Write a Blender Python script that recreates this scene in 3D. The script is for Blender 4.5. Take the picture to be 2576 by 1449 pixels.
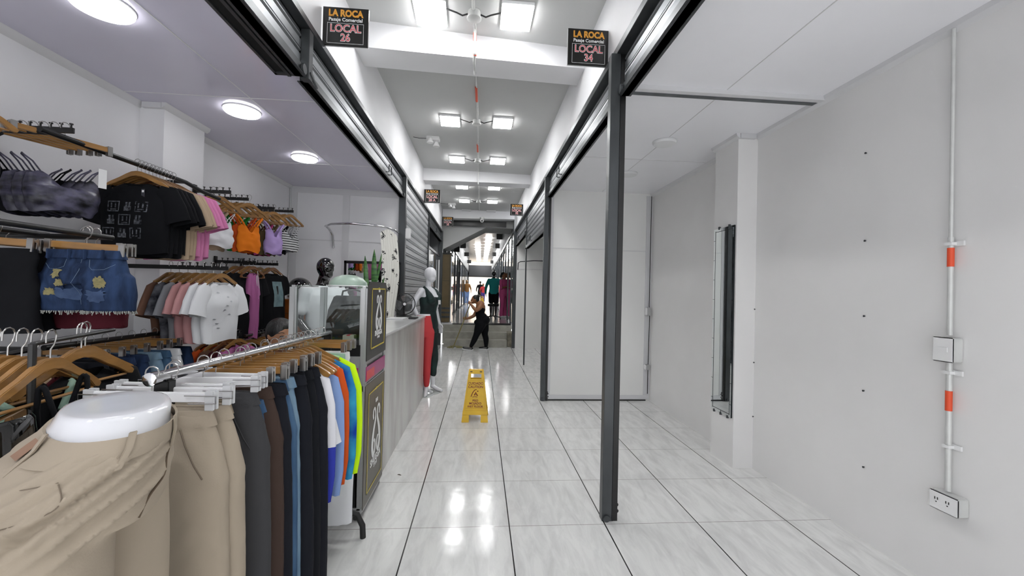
import bpy, bmesh, math, random
from mathutils import Vector, Matrix, noise
PI=math.pi; rnd=random.Random(7)
for o in list(bpy.data.objects): bpy.data.objects.remove(o)
COL=bpy.context.scene.collection; SC=bpy.context.scene
# ---------------------------------------------------------------- camera, exposure, world
def make_camera():
    f,yaw,pit,roll,h=1030.6,.0761,.0084,.023,1.445
    F=Vector((math.sin(yaw)*math.cos(pit),math.cos(yaw)*math.cos(pit),math.sin(pit)))
    R=Vector((math.cos(yaw),-math.sin(yaw),0)); U=R.cross(F)
    R,U=R*math.cos(roll)+U*math.sin(roll),-R*math.sin(roll)+U*math.cos(roll)
    cd=bpy.data.cameras.new('camera'); cd.sensor_width=36; cd.lens=f/2576*36; cd.clip_start=.02; cd.clip_end=200
    c=bpy.data.objects.new('camera',cd); COL.objects.link(c)
    m=Matrix((( R.x,U.x,-F.x,0),(R.y,U.y,-F.y,0),(R.z,U.z,-F.z,h),(0,0,0,1))); c.matrix_world=m
    SC.camera=c
make_camera()
SC.view_settings.view_transform='Standard'; SC.view_settings.look='None'; SC.view_settings.gamma=1
SC.view_settings.use_curve_mapping=False; SC.view_settings.exposure=1.08
W=bpy.data.worlds.new('world'); SC.world=W; W.use_nodes=True
W.node_tree.nodes['Background'].inputs[0].default_value=(.95,.97,1,1); W.node_tree.nodes['Background'].inputs[1].default_value=.95
LAMP=19.5; DISC=6.5        # emission of the corridor panels and of the round shop lights
# ---------------------------------------------------------------- materials
def lin(c):
    if isinstance(c,str): c=[int(c[i:i+2],16)/255 for i in (0,2,4)]
    return tuple((x/12.92 if x<=.04045 else ((x+.055)/1.055)**2.4) for x in c)+(1,)
MATS={}
def mat(name,color,rough=.5,metal=0,spec=.5,var=0,vscale=6,stretch=(1,1,1),bump=0,bscale=40,bstretch=(1,1,1),alpha=None,trans=0,emit=0,coat=0,sheen=0,c2=None,ior=None):
    if name in MATS: return MATS[name]
    m=bpy.data.materials.new(name); m.use_nodes=True; nt=m.node_tree; b=nt.nodes['Principled BSDF']
    I=b.inputs; c=lin(color); I['Base Color'].default_value=c; I['Roughness'].default_value=rough; I['Metallic'].default_value=metal
    I['Specular IOR Level'].default_value=spec
    if coat: I['Coat Weight'].default_value=coat
    if sheen: I['Sheen Weight'].default_value=sheen
    if trans: I['Transmission Weight'].default_value=trans
    if ior: I['IOR'].default_value=ior
    if alpha is not None: I['Alpha'].default_value=alpha
    if emit: I['Emission Color'].default_value=c; I['Emission Strength'].default_value=emit
    if var or bump or c2: tc=nt.nodes.new('ShaderNodeTexCoord')
    def nz(scale,st,det=4):
        mp=nt.nodes.new('ShaderNodeMapping'); mp.inputs['Scale'].default_value=st; nt.links.new(tc.outputs['Object'],mp.inputs[0])
        n=nt.nodes.new('ShaderNodeTexNoise'); n.inputs['Scale'].default_value=scale; n.inputs['Detail'].default_value=det
        nt.links.new(mp.outputs[0],n.inputs['Vector']); return n
    if var or c2:
        n=nz(vscale,stretch); r=nt.nodes.new('ShaderNodeValToRGB')
        r.color_ramp.elements[0].position=.35; r.color_ramp.elements[1].position=.65
        d=lin(c2) if c2 else tuple(max(0,x*(1-var)) for x in c[:3])+(1,)
        r.color_ramp.elements[0].color=d; r.color_ramp.elements[1].color=c
        nt.links.new(n.outputs[0],r.inputs[0]); nt.links.new(r.outputs[0],I['Base Color'])
    if bump:
        n=nz(bscale,bstretch,3); bp=nt.nodes.new('ShaderNodeBump'); bp.inputs['Strength'].default_value=bump; bp.inputs['Distance'].default_value=.01
        nt.links.new(n.outputs[0],bp.inputs['Height']); nt.links.new(bp.outputs[0],I['Normal'])
    MATS[name]=m; return m
def floor_material(name,x0,y0,along,across,base='e0e0de'):
    m=bpy.data.materials.new(name); m.use_nodes=True; nt=m.node_tree; N=nt.nodes; L=nt.links; b=N['Principled BSDF']
    tc=N.new('ShaderNodeTexCoord'); sp=N.new('ShaderNodeSeparateXYZ'); L.new(tc.outputs['Object'],sp.inputs[0])
    def mt(op,a,v=None):
        n=N.new('ShaderNodeMath'); n.operation=op
        for i,s in enumerate((a,v)):
            if s is None: continue
            if isinstance(s,(int,float)): n.inputs[i].default_value=s
            else: L.new(s,n.inputs[i])
        return n.outputs[0]
    def line(s,o,w):
        t=mt('SUBTRACT',s,o); t=mt('DIVIDE',t,.6); t=mt('ADD',t,100.5); t=mt('FRACT',t); t=mt('SUBTRACT',t,.5); t=mt('ABSOLUTE',t); return mt('LESS_THAN',t,w/1.2)
    lx=line(sp.outputs[0],x0,along); ly=line(sp.outputs[1],y0,across)
    mp=N.new('ShaderNodeMapping'); mp.inputs['Scale'].default_value=(5,1.1,1); mp.inputs['Rotation'].default_value=(0,0,.25); L.new(tc.outputs['Object'],mp.inputs[0])
    n1=N.new('ShaderNodeTexNoise'); n1.inputs['Scale'].default_value=3; n1.inputs['Detail'].default_value=7; n1.inputs['Roughness'].default_value=.65; n1.inputs['Distortion'].default_value=.6; L.new(mp.outputs[0],n1.inputs['Vector'])
    r=N.new('ShaderNodeValToRGB'); r.color_ramp.elements[0].position=.32; r.color_ramp.elements[1].position=.6
    r.color_ramp.elements[0].color=lin('cccccb'); r.color_ramp.elements[1].color=lin(base); L.new(n1.outputs[0],r.inputs[0])
    def mix(f,a,c):
        x=N.new('ShaderNodeMix'); x.data_type='RGBA'; L.new(f,x.inputs[0]); L.new(a,x.inputs[6]); x.inputs[7].default_value=lin(c); return x.outputs[2]
    c=mix(ly,r.outputs[0],'77736f'); c=mix(lx,c,'1e1c1b'); L.new(c,b.inputs['Base Color'])
    b.inputs['Roughness'].default_value=.13; b.inputs['Specular IOR Level'].default_value=.55
    n2=N.new('ShaderNodeTexNoise'); n2.inputs['Scale'].default_value=9; n2.inputs['Detail'].default_value=2; L.new(tc.outputs['Object'],n2.inputs['Vector'])
    bp=N.new('ShaderNodeBump'); bp.inputs['Strength'].default_value=.05; bp.inputs['Distance'].default_value=.02; L.new(n2.outputs[0],bp.inputs['Height']); L.new(bp.outputs[0],b.inputs['Normal'])
    return m
M=dict(
 wall=mat('painted_wall','e8e8ea',.6,var=.04,vscale=2,bump=.05,bscale=300),
 wallr=mat('painted_wall_warm','e8e7e6',.55,var=.06,vscale=1.2,bump=.05,bscale=300),
 ceilc=mat('corridor_ceiling_paint','c4c5c4',.7,var=.05,vscale=1.5),
 panel=mat('partition_board','ebebe9',.45,var=.05,vscale=1.4,stretch=(1,1,.4)),
 trimw=mat('white_pvc_trim','d2d2d4',.4),
 pvcl=mat('pvc_ceiling_left','d2cfe0',.12,var=.05,vscale=1.3),
 pvcr=mat('pvc_ceiling_right','efeff3',.3,var=.04,vscale=1.3),
 steel=mat('dark_painted_steel','4d5052',.38,metal=.55,var=.25,vscale=9,stretch=(1,1,.3)),
 steelb=mat('black_painted_steel','141414',.35),
 slat=mat('galvanised_slat','8a8d90',.42,metal=.7,var=.15,vscale=5,stretch=(3,.3,3)),
 slatd=mat('dark_galvanised_slat','6c7073',.35,metal=.8,var=.2,vscale=5,stretch=(3,.3,3)),
 chrome=mat('chrome','d8d8da',.12,metal=1),
 wire=mat('wire_steel','b2b0ae',.3,metal=1),
 alu=mat('brushed_aluminium','b4b5b5',.35,metal=.6),
 black=mat('black_plastic','0c0c0c',.3),
 blackg=mat('black_gloss','050505',.06,coat=1),
 white=mat('white_plastic','e4e4e4',.3),
 whiteg=mat('white_gloss_mannequin','dfe0e4',.12,coat=.6,var=.03),
 wood=mat('varnished_wood','a67a44',.28,var=.28,vscale=7,stretch=(1,1,6),coat=.4),
 woodd=mat('dark_varnished_wood','82542e',.28,var=.28,vscale=7,stretch=(1,1,6),coat=.4),
 grime=mat('concrete_step','a8a69c',.7,var=.25,vscale=5,bump=.2,bscale=30),
 lamp=mat('lit_diffuser','ffffff',.5,emit=LAMP), disc=mat('lit_disc','ffffff',.5,emit=DISC),
 off=mat('unlit_diffuser','dedfe0',.35),
 orange=mat('orange_paint','e0502a',.5), conduit=mat('painted_conduit','d3d4d2',.4,metal=.2,var=.1,vscale=12),
 red=mat('red_print','d2404c',.4), amber=mat('amber_print','dd9c3a',.4), wtxt=mat('white_print','e9e9e9',.4),
 signk=mat('sign_black','1a1918',.22), glass=mat('clear_glass','f2fbf8',.02,trans=1,ior=1.45), mirror=mat('mirror_silver','e4e8e8',.015,metal=1),
)
def pmat(c,rough=.85,**k):
    n='fabric_'+c+('' if not k else '_'+'_'.join(str(v) for v in k.values())[:24])
    return mat(n,c,rough,spec=.2,bump=.07,bscale=260,**k)
# ---------------------------------------------------------------- mesh helpers
class B:
    def __init__(s): s.b=bmesh.new()
    def face(s,vs):
        try: return s.b.faces.new(vs)
        except ValueError: return None
    def v(s,*p): return s.b.verts.new(p if len(p)==3 else p[0])
    def box(s,x0,x1,y0,y1,z0,z1,rot=None,piv=None):
        P=[(x,y,z) for z in (z0,z1) for y in (y0,y1) for x in (x0,x1)]
        if rot is not None:
            pv=Vector(piv) if piv else Vector(((x0+x1)/2,(y0+y1)/2,(z0+z1)/2)); P=[rot@(Vector(p)-pv)+pv for p in P]
        q=[s.v(p) for p in P]
        for f in ((0,2,3,1),(4,5,7,6),(0,1,5,4),(2,6,7,3),(0,4,6,2),(1,3,7,5)): s.face([q[i] for i in f])
        return s
    def quad(s,*ps): s.face([s.v(p) for p in ps]); return s
    def rings(s,rs,cap=True,closed=True):
        L=[[s.v(p) for p in r] for r in rs]; n=len(L[0])
        for a,c in zip(L,L[1:]):
            for i in range(n if closed else n-1):
                j=(i+1)%n; s.face([a[i],a[j],c[j],c[i]])
        if cap and closed: s.face(L[0][::-1]); s.face(L[-1])
        return s
    def tube(s,path,r,n=8,cap=True,closed=False,sq=1,rot0=0):
        P=[Vector(p) for p in path]; rs=[]; m=len(P); up=None
        for i,p in enumerate(P):
            if closed: t=(P[(i+1)%m]-P[i-1])
            else: t=(P[min(i+1,m-1)]-P[max(i-1,0)])
            t=t.normalized() if t.length>1e-9 else Vector((0,0,1))
            if up is None: up=Vector((0,0,1)) if abs(t.z)<.9 else Vector((0,1,0))
            a=t.cross(up)
            if a.length<1e-6: a=t.cross(Vector((1,0,0)))
            a.normalize(); c=a.cross(t).normalized(); up=c
            rr=r[i] if isinstance(r,(list,tuple)) else r
            rs.append([p+a*rr*math.cos(2*PI*k/n+rot0)+c*rr*sq*math.sin(2*PI*k/n+rot0) for k in range(n)])
        if closed: rs.append(rs[0]); s.rings(rs,False)
        else: s.rings(rs,cap)
        return s
    def cyl(s,p0,p1,r,n=16,r2=None): return s.tube([p0,p1],[r,r if r2 is None else r2],n)
    def lathe(s,prof,c=(0,0,0),n=24,ax='z',sx=1,sy=1):
        rs=[]
        for r,h in prof:
            R=[]
            for k in range(n):
                a=2*PI*k/n; x,y=r*math.cos(a)*sx,r*math.sin(a)*sy
                p=(x,y,h) if ax=='z' else ((x,h,y) if ax=='y' else (h,x,y))
                R.append((p[0]+c[0],p[1]+c[1],p[2]+c[2]))
            rs.append(R)
        s.rings(rs); return s
    def prism(s,poly,d0,d1,ax='y'):
        def P(u,w,d): return {'y':(u,d,w),'x':(d,u,w),'z':(u,w,d)}[ax]
        a=[s.v(P(u,w,d0)) for u,w in poly]; c=[s.v(P(u,w,d1)) for u,w in poly]
        s.face(a); s.face(c[::-1]); n=len(poly)
        for i in range(n): s.face([a[i],c[i],c[(i+1)%n],a[(i+1)%n]])
        return s
    def ball(s,c,rx,ry=None,rz=None,n=16,m=10,rot=None):
        ry=rx if ry is None else ry; rz=rx if rz is None else rz; rs=[]
        for i in range(m+1):
            t=PI*(.02+.96*i/m)
            R=[]
            for k in range(n):
                p=Vector((rx*math.sin(t)*math.cos(2*PI*k/n),ry*math.sin(t)*math.sin(2*PI*k/n),-rz*math.cos(t)))
                if rot: p=rot@p
                R.append(p+Vector(c))
            rs.append(R)
        s.rings(rs); return s
    def mesh(s,name,m,smooth=40,bevel=0):
        bmesh.ops.recalc_face_normals(s.b,faces=s.b.faces)
        if bevel: bmesh.ops.bevel(s.b,geom=list(s.b.edges),offset=bevel,segments=2,affect='EDGES',clamp_overlap=True)
        me=bpy.data.meshes.new(name); s.b.to_mesh(me); s.b.free()
        for x in (m if isinstance(m,(list,tuple)) else [m]): me.materials.append(M[x] if isinstance(x,str) else x)
        if smooth:
            for p in me.polygons: p.use_smooth=True
            me.set_sharp_from_angle(angle=math.radians(smooth))
        return me
    def obj(s,name,m,parent=None,smooth=40,bevel=0,loc=None):
        o=bpy.data.objects.new(name,s.mesh(name,m,smooth,bevel)); COL.objects.link(o)
        if parent: o.parent=parent
        if loc: o.location=loc
        return o
def tag(o,label=None,cat=None,group=None,kind=None):
    if label: o['label']=label
    if cat: o['category']=cat
    if group: o['group']=group
    if kind: o['kind']=kind
    return o
def thing(name,label,cat,loc=(0,0,0),rz=0,group=None):
    o=bpy.data.objects.new(name,None); COL.objects.link(o); o.location=loc; o.rotation_euler=(0,0,rz); o.empty_display_size=.1
    return tag(o,label,cat,group)
def struct(o): o['kind']='structure'; return o
def dup(root,loc=None,rz=None,label=None,group=None,mats=None):
    def cp(o,par):
        c=o.copy(); COL.objects.link(c); c.parent=par
        for ch in list(o.children): cp(ch,c)
        return c
    r=cp(root,None)
    if loc is not None: r.location=loc
    if rz is not None: r.rotation_euler=(0,0,rz)
    if label: r['label']=label
    if group: r['group']=group
    return r
TS=bpy.data.scenes.new('workbench')
def tmp_eval(o):
    TS.collection.objects.link(o)
    with bpy.context.temp_override(scene=TS,view_layer=TS.view_layers[0]): dg=bpy.context.evaluated_depsgraph_get(); dg.update()
    me=bpy.data.meshes.new_from_object(o.evaluated_get(dg)); TS.collection.objects.unlink(o); return me
def text(body,size,m,parent,loc,rot,name='lettering',off=0,ext=.0008,sx=1,align='CENTER',sub=None):
    cu=bpy.data.curves.new('t','FONT'); cu.body=body; cu.size=size; cu.align_x=align; cu.align_y='CENTER'; cu.offset=off; cu.extrude=ext; cu.resolution_u=3
    o=bpy.data.objects.new('t',cu); me=tmp_eval(o)
    bpy.data.objects.remove(o); bpy.data.curves.remove(cu)
    me.name=name; me.materials.clear(); me.materials.append(M[m] if isinstance(m,str) else m)
    t=bpy.data.objects.new(name,me); COL.objects.link(t); t.parent=parent; t.location=loc; t.rotation_euler=rot; t.scale=(sx,1,1)
    return t
# ================================================================ SETTING
XL,XR=-1.06,.87; WL,WR=-2.47,2.32; ZC=3.6; Y0=-2.6; YS=10.45
fm=floor_material('floor_tiles',-.3904,2.5259,.0075,.0035)
struct(B().box(WL-.1,WR+.1,Y0,YS+.6,-.1,0).obj('floor',fm,smooth=0))
struct(B().box(XL-.1,XR+.1,Y0,13.2,ZC,ZC+.1).obj('ceiling','ceilc',smooth=0))
# walls above the shop fronts
struct(B().box(XL-.12,XL,Y0,10.9,2.99,ZC).obj('wall_corridor_left','wall',smooth=0))
struct(B().box(XR,XR+.12,Y0,10.5,3.03,ZC).obj('wall_corridor_right','wall',smooth=0))
# beams under the corridor ceiling
def beam(n,yl,yr,d,z0,zr):
    b=B(); P=[(XL,yl,z0),(XR,yr,zr),(XR,yr+d,zr),(XL,yl+d,z0)]
    b.rings([P,[(x,y,ZC) for x,y,z in P]]); struct(b.obj('trim_beam_%d'%n,'wall',smooth=0))
beam(1,3.36,3.55,.30,3.385,3.43); beam(2,7.35,7.50,.30,3.385,3.43); beam(3,11.0,11.05,.3,3.36,3.40); beam(4,-.6,-.5,.3,3.38,3.42)
# left shop
struct(B().box(WL-.1,WL,Y0,5.6,0,2.74).obj('wall_left','wall',smooth=0))
struct(B().box(WL,WL+.165,3.13,3.56,0,2.74).obj('wall_left_pillar','wall',smooth=0))
struct(B().box(WL-.1,XL-.03,Y0,5.62,2.74,2.80).obj('ceiling_left_shop','pvcl',smooth=0))
b=B()
for y in (2.95,4.45,1.45): b.box(WL,XL-.1,y,y+.006,2.737,2.741)
b.box(-1.62,-1.614,Y0,5.5,2.737,2.741)
struct(b.obj('trim_ceiling_seams_left','trimw',smooth=0))
b=B(); b.prism([(WL,2.74),(WL+.03,2.74),(WL+.022,2.715),(WL,2.70)],Y0,3.13)
b.prism([(WL,2.74),(WL+.03,2.74),(WL+.022,2.715),(WL,2.70)],3.56,5.5); b.prism([(WL+.165,2.74),(WL+.195,2.74),(WL+.187,2.715),(WL+.165,2.70)],3.10,3.59)
b.box(WL+.031,WL+.163,3.10,3.13,2.70,2.739); struct(b.obj('trim_cornice_left','trimw'))
# partition closing the left shop, with cover strips
pa,pb=(WL,5.47),(XL-.06,5.60)
def skew(b,x0,x1,o0,o1,z0,z1,base=(pa,pb)):
    (ax,ay),(bx_,by_)=base; g=lambda x:ay+(by_-ay)*(x-ax)/(bx_-ax)
    P=[(x0,g(x0)+o0),(x1,g(x1)+o0),(x1,g(x1)+o1),(x0,g(x0)+o1)]
    b.rings([[(x,y,z0) for x,y in P],[(x,y,z1) for x,y in P]]); return b
struct(skew(B(),WL,XL-.06,0,.06,0,2.74).obj('wall_back_left_shop','wall',smooth=0))
b=B()
for x in (WL,-1.83): skew(b,x,x+.085,-.008,0,0,2.74)
skew(b,WL,XL-.06,-.0085,0,2.66,2.739); skew(b,WL,XL-.06,-.006,0,2.05,2.062); skew(b,WL+.006,WL+.016,-.03,-.01,0,2.7)
struct(b.obj('trim_partition_left','trimw',smooth=0))
# right shop
struct(B().box(WR,WR+.1,Y0,10.5,0,2.82).obj('wall_right','wallr',smooth=0))
struct(B().box(2.147,WR,3.305,3.64,0,2.82).obj('wall_right_pillar','wallr',smooth=0))
struct(B().box(XR+.02,WR+.1,Y0,10.5,2.82,2.88).obj('ceiling_right_shop','pvcr',smooth=0))
b=B(); q=[(WR,2.82),(WR-.035,2.82),(WR-.028,2.795),(WR,2.778)]
b.prism(q,Y0,3.30); b.prism(q,3.645,5.44); b.prism([(2.147,2.82),(2.112,2.82),(2.119,2.795),(2.147,2.778)],3.28,3.66); b.box(2.148,WR-.036,3.272,3.305,2.78,2.819)
struct(b.obj('trim_cornice_right','trimw'))
b=B(); b.box(XR+.03,WR,2.60,2.64,2.79,2.82); struct(b.obj('trim_ceiling_joint_right','trimw'))
struct(B().box(XR+.03,WR-.05,2.64,2.675,2.785,2.795).obj('trim_ceiling_joint_shadow_gap','slatd'))
b=B(); b.box(1.60,1.605,-1,5.4,2.817,2.821); b.box(1.0,WR,4.05,4.055,2.817,2.821); struct(b.obj('trim_ceiling_seams_right','trimw'))
struct(B().box(.90,WR,5.44,5.50,0,2.82).obj('wall_back_right_shop','panel',smooth=0))
b=B()
for x0,x1 in ((.90,.955),(1.68,1.79),(2.235,2.32)): b.box(x0,x1,5.432,5.44,.076,2.79)
b.box(.9,WR,5.431,5.44,0.02,.075); b.box(.9,1.68,5.434,5.44,2.04,2.045); b.box(1.79,2.24,5.434,5.44,2.03,2.035)
struct(b.obj('trim_partition_right','trimw',smooth=0,bevel=.001))
struct(B().box(.9,WR-.05,5.425,5.445,0,.014).obj('trim_partition_right_gap','steelb',smooth=0))
# second right shop end wall, cross wall between its two bays
struct(B().box(.9,WR,10.42,10.5,0,2.82).obj('wall_back_right_second_shop','panel',smooth=0))
struct(B().box(.9,WR,10.405,10.42,2.02,2.03).obj('trim_second_shop_joint','trimw',smooth=0))
# wall behind the camera
# left second shop (dark interior behind the half open shutter)
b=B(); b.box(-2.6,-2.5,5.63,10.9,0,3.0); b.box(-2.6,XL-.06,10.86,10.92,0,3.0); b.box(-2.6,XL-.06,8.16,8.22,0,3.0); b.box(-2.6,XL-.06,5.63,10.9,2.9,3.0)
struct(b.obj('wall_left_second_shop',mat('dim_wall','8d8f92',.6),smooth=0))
# steps up to the far corridor
def step(n,x0,x1,y0,y1,z1): struct(B().box(x0,x1,y0,y1,0,z1).obj('floor_step_%d'%n,'grime',bevel=.008))
step(1,-.905,.70,10.47,10.85,.18); step(2,-.93,.74,10.80,11.16,.35); step(3,-1.0,.86,11.12,11.4,.52)
struct(B().box(.72,.90,10.6,11.2,0,.36).obj('trim_step_cheek',mat('rough_stone','8a8474',.9,var=.4,vscale=12,bump=.6,bscale=30),bevel=.01))
um=floor_material('upper_floor_tiles',-.39,11.4,.006,.004,'cfd0cf')
struct(B().box(-2.6,2.4,11.35,36,.40,.53).obj('floor_upper',um,smooth=0))
struct(B().box(-.74,.84,11.14,11.5,.525,.545).obj('trim_step_mat',mat('black_rubber','0b0b0b',.6),smooth=0))
struct(B().box(XL,-.74,11.14,11.4,.52,.545).obj('trim_step_edge','trimw',smooth=0))
# ---------------------------------------------------------------- far corridor shell
glossc=mat('glossy_far_ceiling','a5a3a1',.22,var=.1,vscale=2)
struct(B().box(XL-.4,XR+.4,12.7,36,3.95,4.05).obj('ceiling_far',glossc,smooth=0))
struct(B().box(XL-.1,XR-.2,11.38,11.5,3.235,3.37).obj('trim_far_opening_beam','steelb',smooth=0))
b=B(); b.prism([(-1.3,2.46),(-1.3,3.42),(XR,3.42),(XR,3.22),(.10,3.22)],11.55,12.6); struct(b.obj('trim_stair_soffit','ceilc',smooth=0))
struct(B().box(-1.35,-1.12,10.95,13,.5,3.6).obj('wall_far_left_return','ceilc',smooth=0))
b=B(); b.box(-2.5,-1.3,13.0,35,3.0,3.5); b.box(-2.6,-2.5,11,35,.5,3.5)
b.box(-1.12,-1.06,13,35,2.95,3.96); struct(b.obj('wall_far_left',mat('far_wall_paint','9fa0a0',.6),smooth=0))
b=B(); b.box(2.1,2.2,10.5,35,.5,3.5); b.box(XR,XR+.06,11.1,35,2.95,3.96); struct(b.obj('wall_far_right',mat('far_wall_paint','9fa0a0',.6),smooth=0))
# daylight court beyond the end of the passage
skyw=mat('sunlit_beige_facade','f0e2d0',.8)
struct(B().box(-6,6,46,46.2,0,9).obj('wall_outside_facade',skyw,smooth=0))
b=B()
for z in (1.5,2.05,2.6,3.3): b.box(-6,6,45.97,46,z,z+.03)
struct(b.obj('trim_outside_facade_joints',mat('beige_joint','cdbfae',.8),smooth=0))
struct(B().box(-8,8,36,46,.4,.52).obj('floor_outside',mat('pale_paving','c9c2b8',.4),smooth=0))
struct(B().box(-1.2,1.2,34.9,35.2,2.72,3.6).obj('trim_far_shutter_housing',mat('dark_housing','3a3a3d',.4),smooth=0))
struct(B().box(-1.2,1.2,34.85,35.25,2.60,2.72).obj('trim_far_shutter_lintel','steelb',smooth=0))
b=B(); b.box(-2.6,-1.03,34.9,35.2,.5,4); b.box(.93,2.4,34.9,35.2,.5,4); struct(b.obj('wall_far_end','slatd',smooth=0))
sun=bpy.data.lights.new('sun','SUN'); sun.energy=1.6; sun.angle=.05; so=bpy.data.objects.new('sun',sun); COL.objects.link(so); so.rotation_euler=(math.radians(48),0,math.radians(-12))
# ---------------------------------------------------------------- shop fronts
def profile(z0,z1,pitch=.085,d=.014):
    P=[]; z=z0
    while z<z1-1e-4:
        for t,e in ((0,0),(.10,d),(.18,d),(.26,.15*d),(.30,.9*d),(.86,.9*d),(.92,0)):
            zz=z+t*pitch
            if zz<z1: P.append((zz,e))
        z+=pitch
    P.append((z1,0)); return P
def shutter(side,x,y0,y1,z0,z1,label,zt,handle=True,name='roller_shutter',pitch=.085,slat='slat',hy=None,group=None):
    s=1 if side=='l' else -1          # s=+1: faces +x
    t=thing(name,label,'shutter',(x,(y0+y1)/2,z0),group=group)
    def W(b,y): pass
    b=B(); pr=profile(z0+.06,z1,pitch); X=lambda e:(x-.03*s+e*s)-x
    ya,yb=y0-(y0+y1)/2,y1-(y0+y1)/2
    k_=1.7 if pitch>.1 else 1; X=lambda e:(x-.03*s+e*k_*s)-x; fr=[[(X(e),ya,z-z0),(X(e),yb,z-z0)] for z,e in pr]; b.rings(fr,False,False)
    bk=[[(X(e)-.004*s,ya,z-z0),(X(e)-.004*s,yb,z-z0)] for z,e in pr]; b.rings(bk,False,False)
    b.obj('slat_curtain',slat,t,smooth=25)
    b=B(); b.box(min(-.045*s,.005*s),max(-.045*s,.005*s),ya,yb,.0,.065); b.box(min(-.06*s,.02*s),max(-.06*s,.02*s),ya,yb,0,.006); b.obj('bottom_bar','steel',t,bevel=.002)
    if handle:
        h=(hy if hy is not None else y1-.95)-(y0+y1)/2; b=B(); b.tube([(.0,h-.06,.05),(.035*s,h-.06,.05),(.035*s,h-.06,.13),(.035*s,h+.06,.13),(.035*s,h+.06,.05),(0,h+.06,.05)],.006); b.obj('handle','steel',t)
        for q in (ya+.02,yb-.03):
            b=B(); b.lathe([(.018,0),(.028,0),(.028,.012*s),(.018,.012*s)],(.012*s,q,.03),16,'x'); b.obj('lock_ring','steel',t)
    return t
def post(x0,x1,y0,y1,z0,z1,label,group=None,foot=False,chan=None,name='steel_post'):
    t=thing(name,label,'post',((x0+x1)/2,(y0+y1)/2,z0),group=group); cx,cy=(x0+x1)/2,(y0+y1)/2
    B().box(x0-cx,x1-cx,y0-cy,y1-cy,0,z1-z0).obj('upright','steel',t,bevel=.002)
    if chan:
        a,c=chan; b=B(); b.box(a-cx,c-cx,y0-cy+.004,y0-cy+.012,0,z1-z0); b.box(a-cx,c-cx,y1-cy-.012,y1-cy-.004,0,z1-z0); b.box((a-cx),(a-cx)+.004,y0-cy,y1-cy,0,z1-z0); b.obj('guide_channel','steelb',t)
    if foot:
        b=B(); b.lathe([(.010,-.006),(.020,-.006),(.022,0),(.020,.006),(.010,.006)],(x1-cx-.035,y0-cy-.008,.022),18,'y'); b.obj('floor_eye','steel',t)
        b=B(); 
        for i,(dx,dz) in enumerate(((0,.03),(.008,.05),(-.004,.07),(.006,.09),(.0,.11))): b.ball((x1-cx+.035+dx,-.0,dz),.013,.010,.012,8,6)
        b.obj('padlock','steelb',t)
    return t
def headbar(n,x0,x1,y0,y1,z0=2.965,z1=3.01): struct(B().box(x0,x1,y0,y1,z0,z1).obj('trim_header_%d'%n,'steel',bevel=.002))
headbar(1,XL-.03,XL+.03,Y0,10.95,2.955,2.995); headbar(2,XR-.035,XR+.03,Y0,10.5,2.985,3.035)
# dark recess behind the raised shutters
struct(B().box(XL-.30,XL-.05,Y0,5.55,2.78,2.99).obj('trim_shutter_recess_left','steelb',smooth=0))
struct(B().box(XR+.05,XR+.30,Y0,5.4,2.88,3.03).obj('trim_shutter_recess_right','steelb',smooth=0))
shutter('l',XL,2.52,5.56,2.665,2.95,'raised roller shutter over the clothes shop entrance',0,hy=4.6)
shutter('l',XL,-1.0,2.46,2.665,2.95,'raised roller shutter nearest the camera on the left side',0,hy=-.5)
post(XL-.02,XL+.03,2.465,2.52,2.66,2.95,'short steel hanger post between two raised shutters above the clothes rack')
b=B(); b.tube([(0,0,0),(0,.05,-.02),(.01,.08,-.05),(0,.11,-.04),(-.005,.08,-.015)],.007)
tag(b.obj('hook','steel',loc=(XL+.03,2.48,2.70)),'steel hook latch hanging under the raised left shutter','hook')
shutter('r',XR,2.66,5.40,2.71,2.985,'raised roller shutter of the empty shop beyond the rusty steel post',0,hy=4.55)
shutter('r',XR,-1.0,2.55,2.71,2.985,'raised roller shutter of the empty shop nearest the camera',0,hy=-.5)
post(.80,.862,2.555,2.615,0,2.985,'tall grey steel post standing in the open front of the empty shop',foot=True,chan=(.864,.90))
post(.825,.885,5.405,5.47,0,2.985,'grey steel post at the end of the empty shop beside its partition',foot=True,chan=(.89,.915))
post(.868,.893,8.04,8.09,0,2.985,'thin dark middle post of the second empty shop',foot=False)
post(.82,.90,10.42,10.5,0,2.985,'grey steel post beside the right end of the steps')
shutter('r',XR,5.48,8.03,2.29,2.985,'partly lowered roller shutter of the second empty shop, nearer bay',0,slat='slat',hy=7.1)
shutter('r',XR,8.10,10.41,2.60,2.985,'raised roller shutter of the second empty shop, bay by the steps',0,slat='slat',hy=9.4)
post(XL-.055,XL+.035,5.565,5.65,0,2.95,'grey steel post between the clothes shop and the closed shutter')
shutter('l',XL,5.66,8.19,0.0,2.95,'closed corrugated roller shutter behind the white mannequin',0,pitch=.11,handle=False,slat=mat('light_slat','b4b6b8',.45,metal=.45,var=.1,vscale=5,stretch=(3,.3,3)))
post(XL-.02,XL+.02,8.20,8.24,0,2.95,'thin steel post at the far edge of the closed shutter')
shutter('l',XL,8.25,10.80,2.71,2.95,'raised shutter over the dark doorway before the steps',0,slat='slatd',hy=9.4)
post(XL-.06,XL+.04,10.81,10.93,0,2.99,'dark steel post at the left end of the steps')
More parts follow.
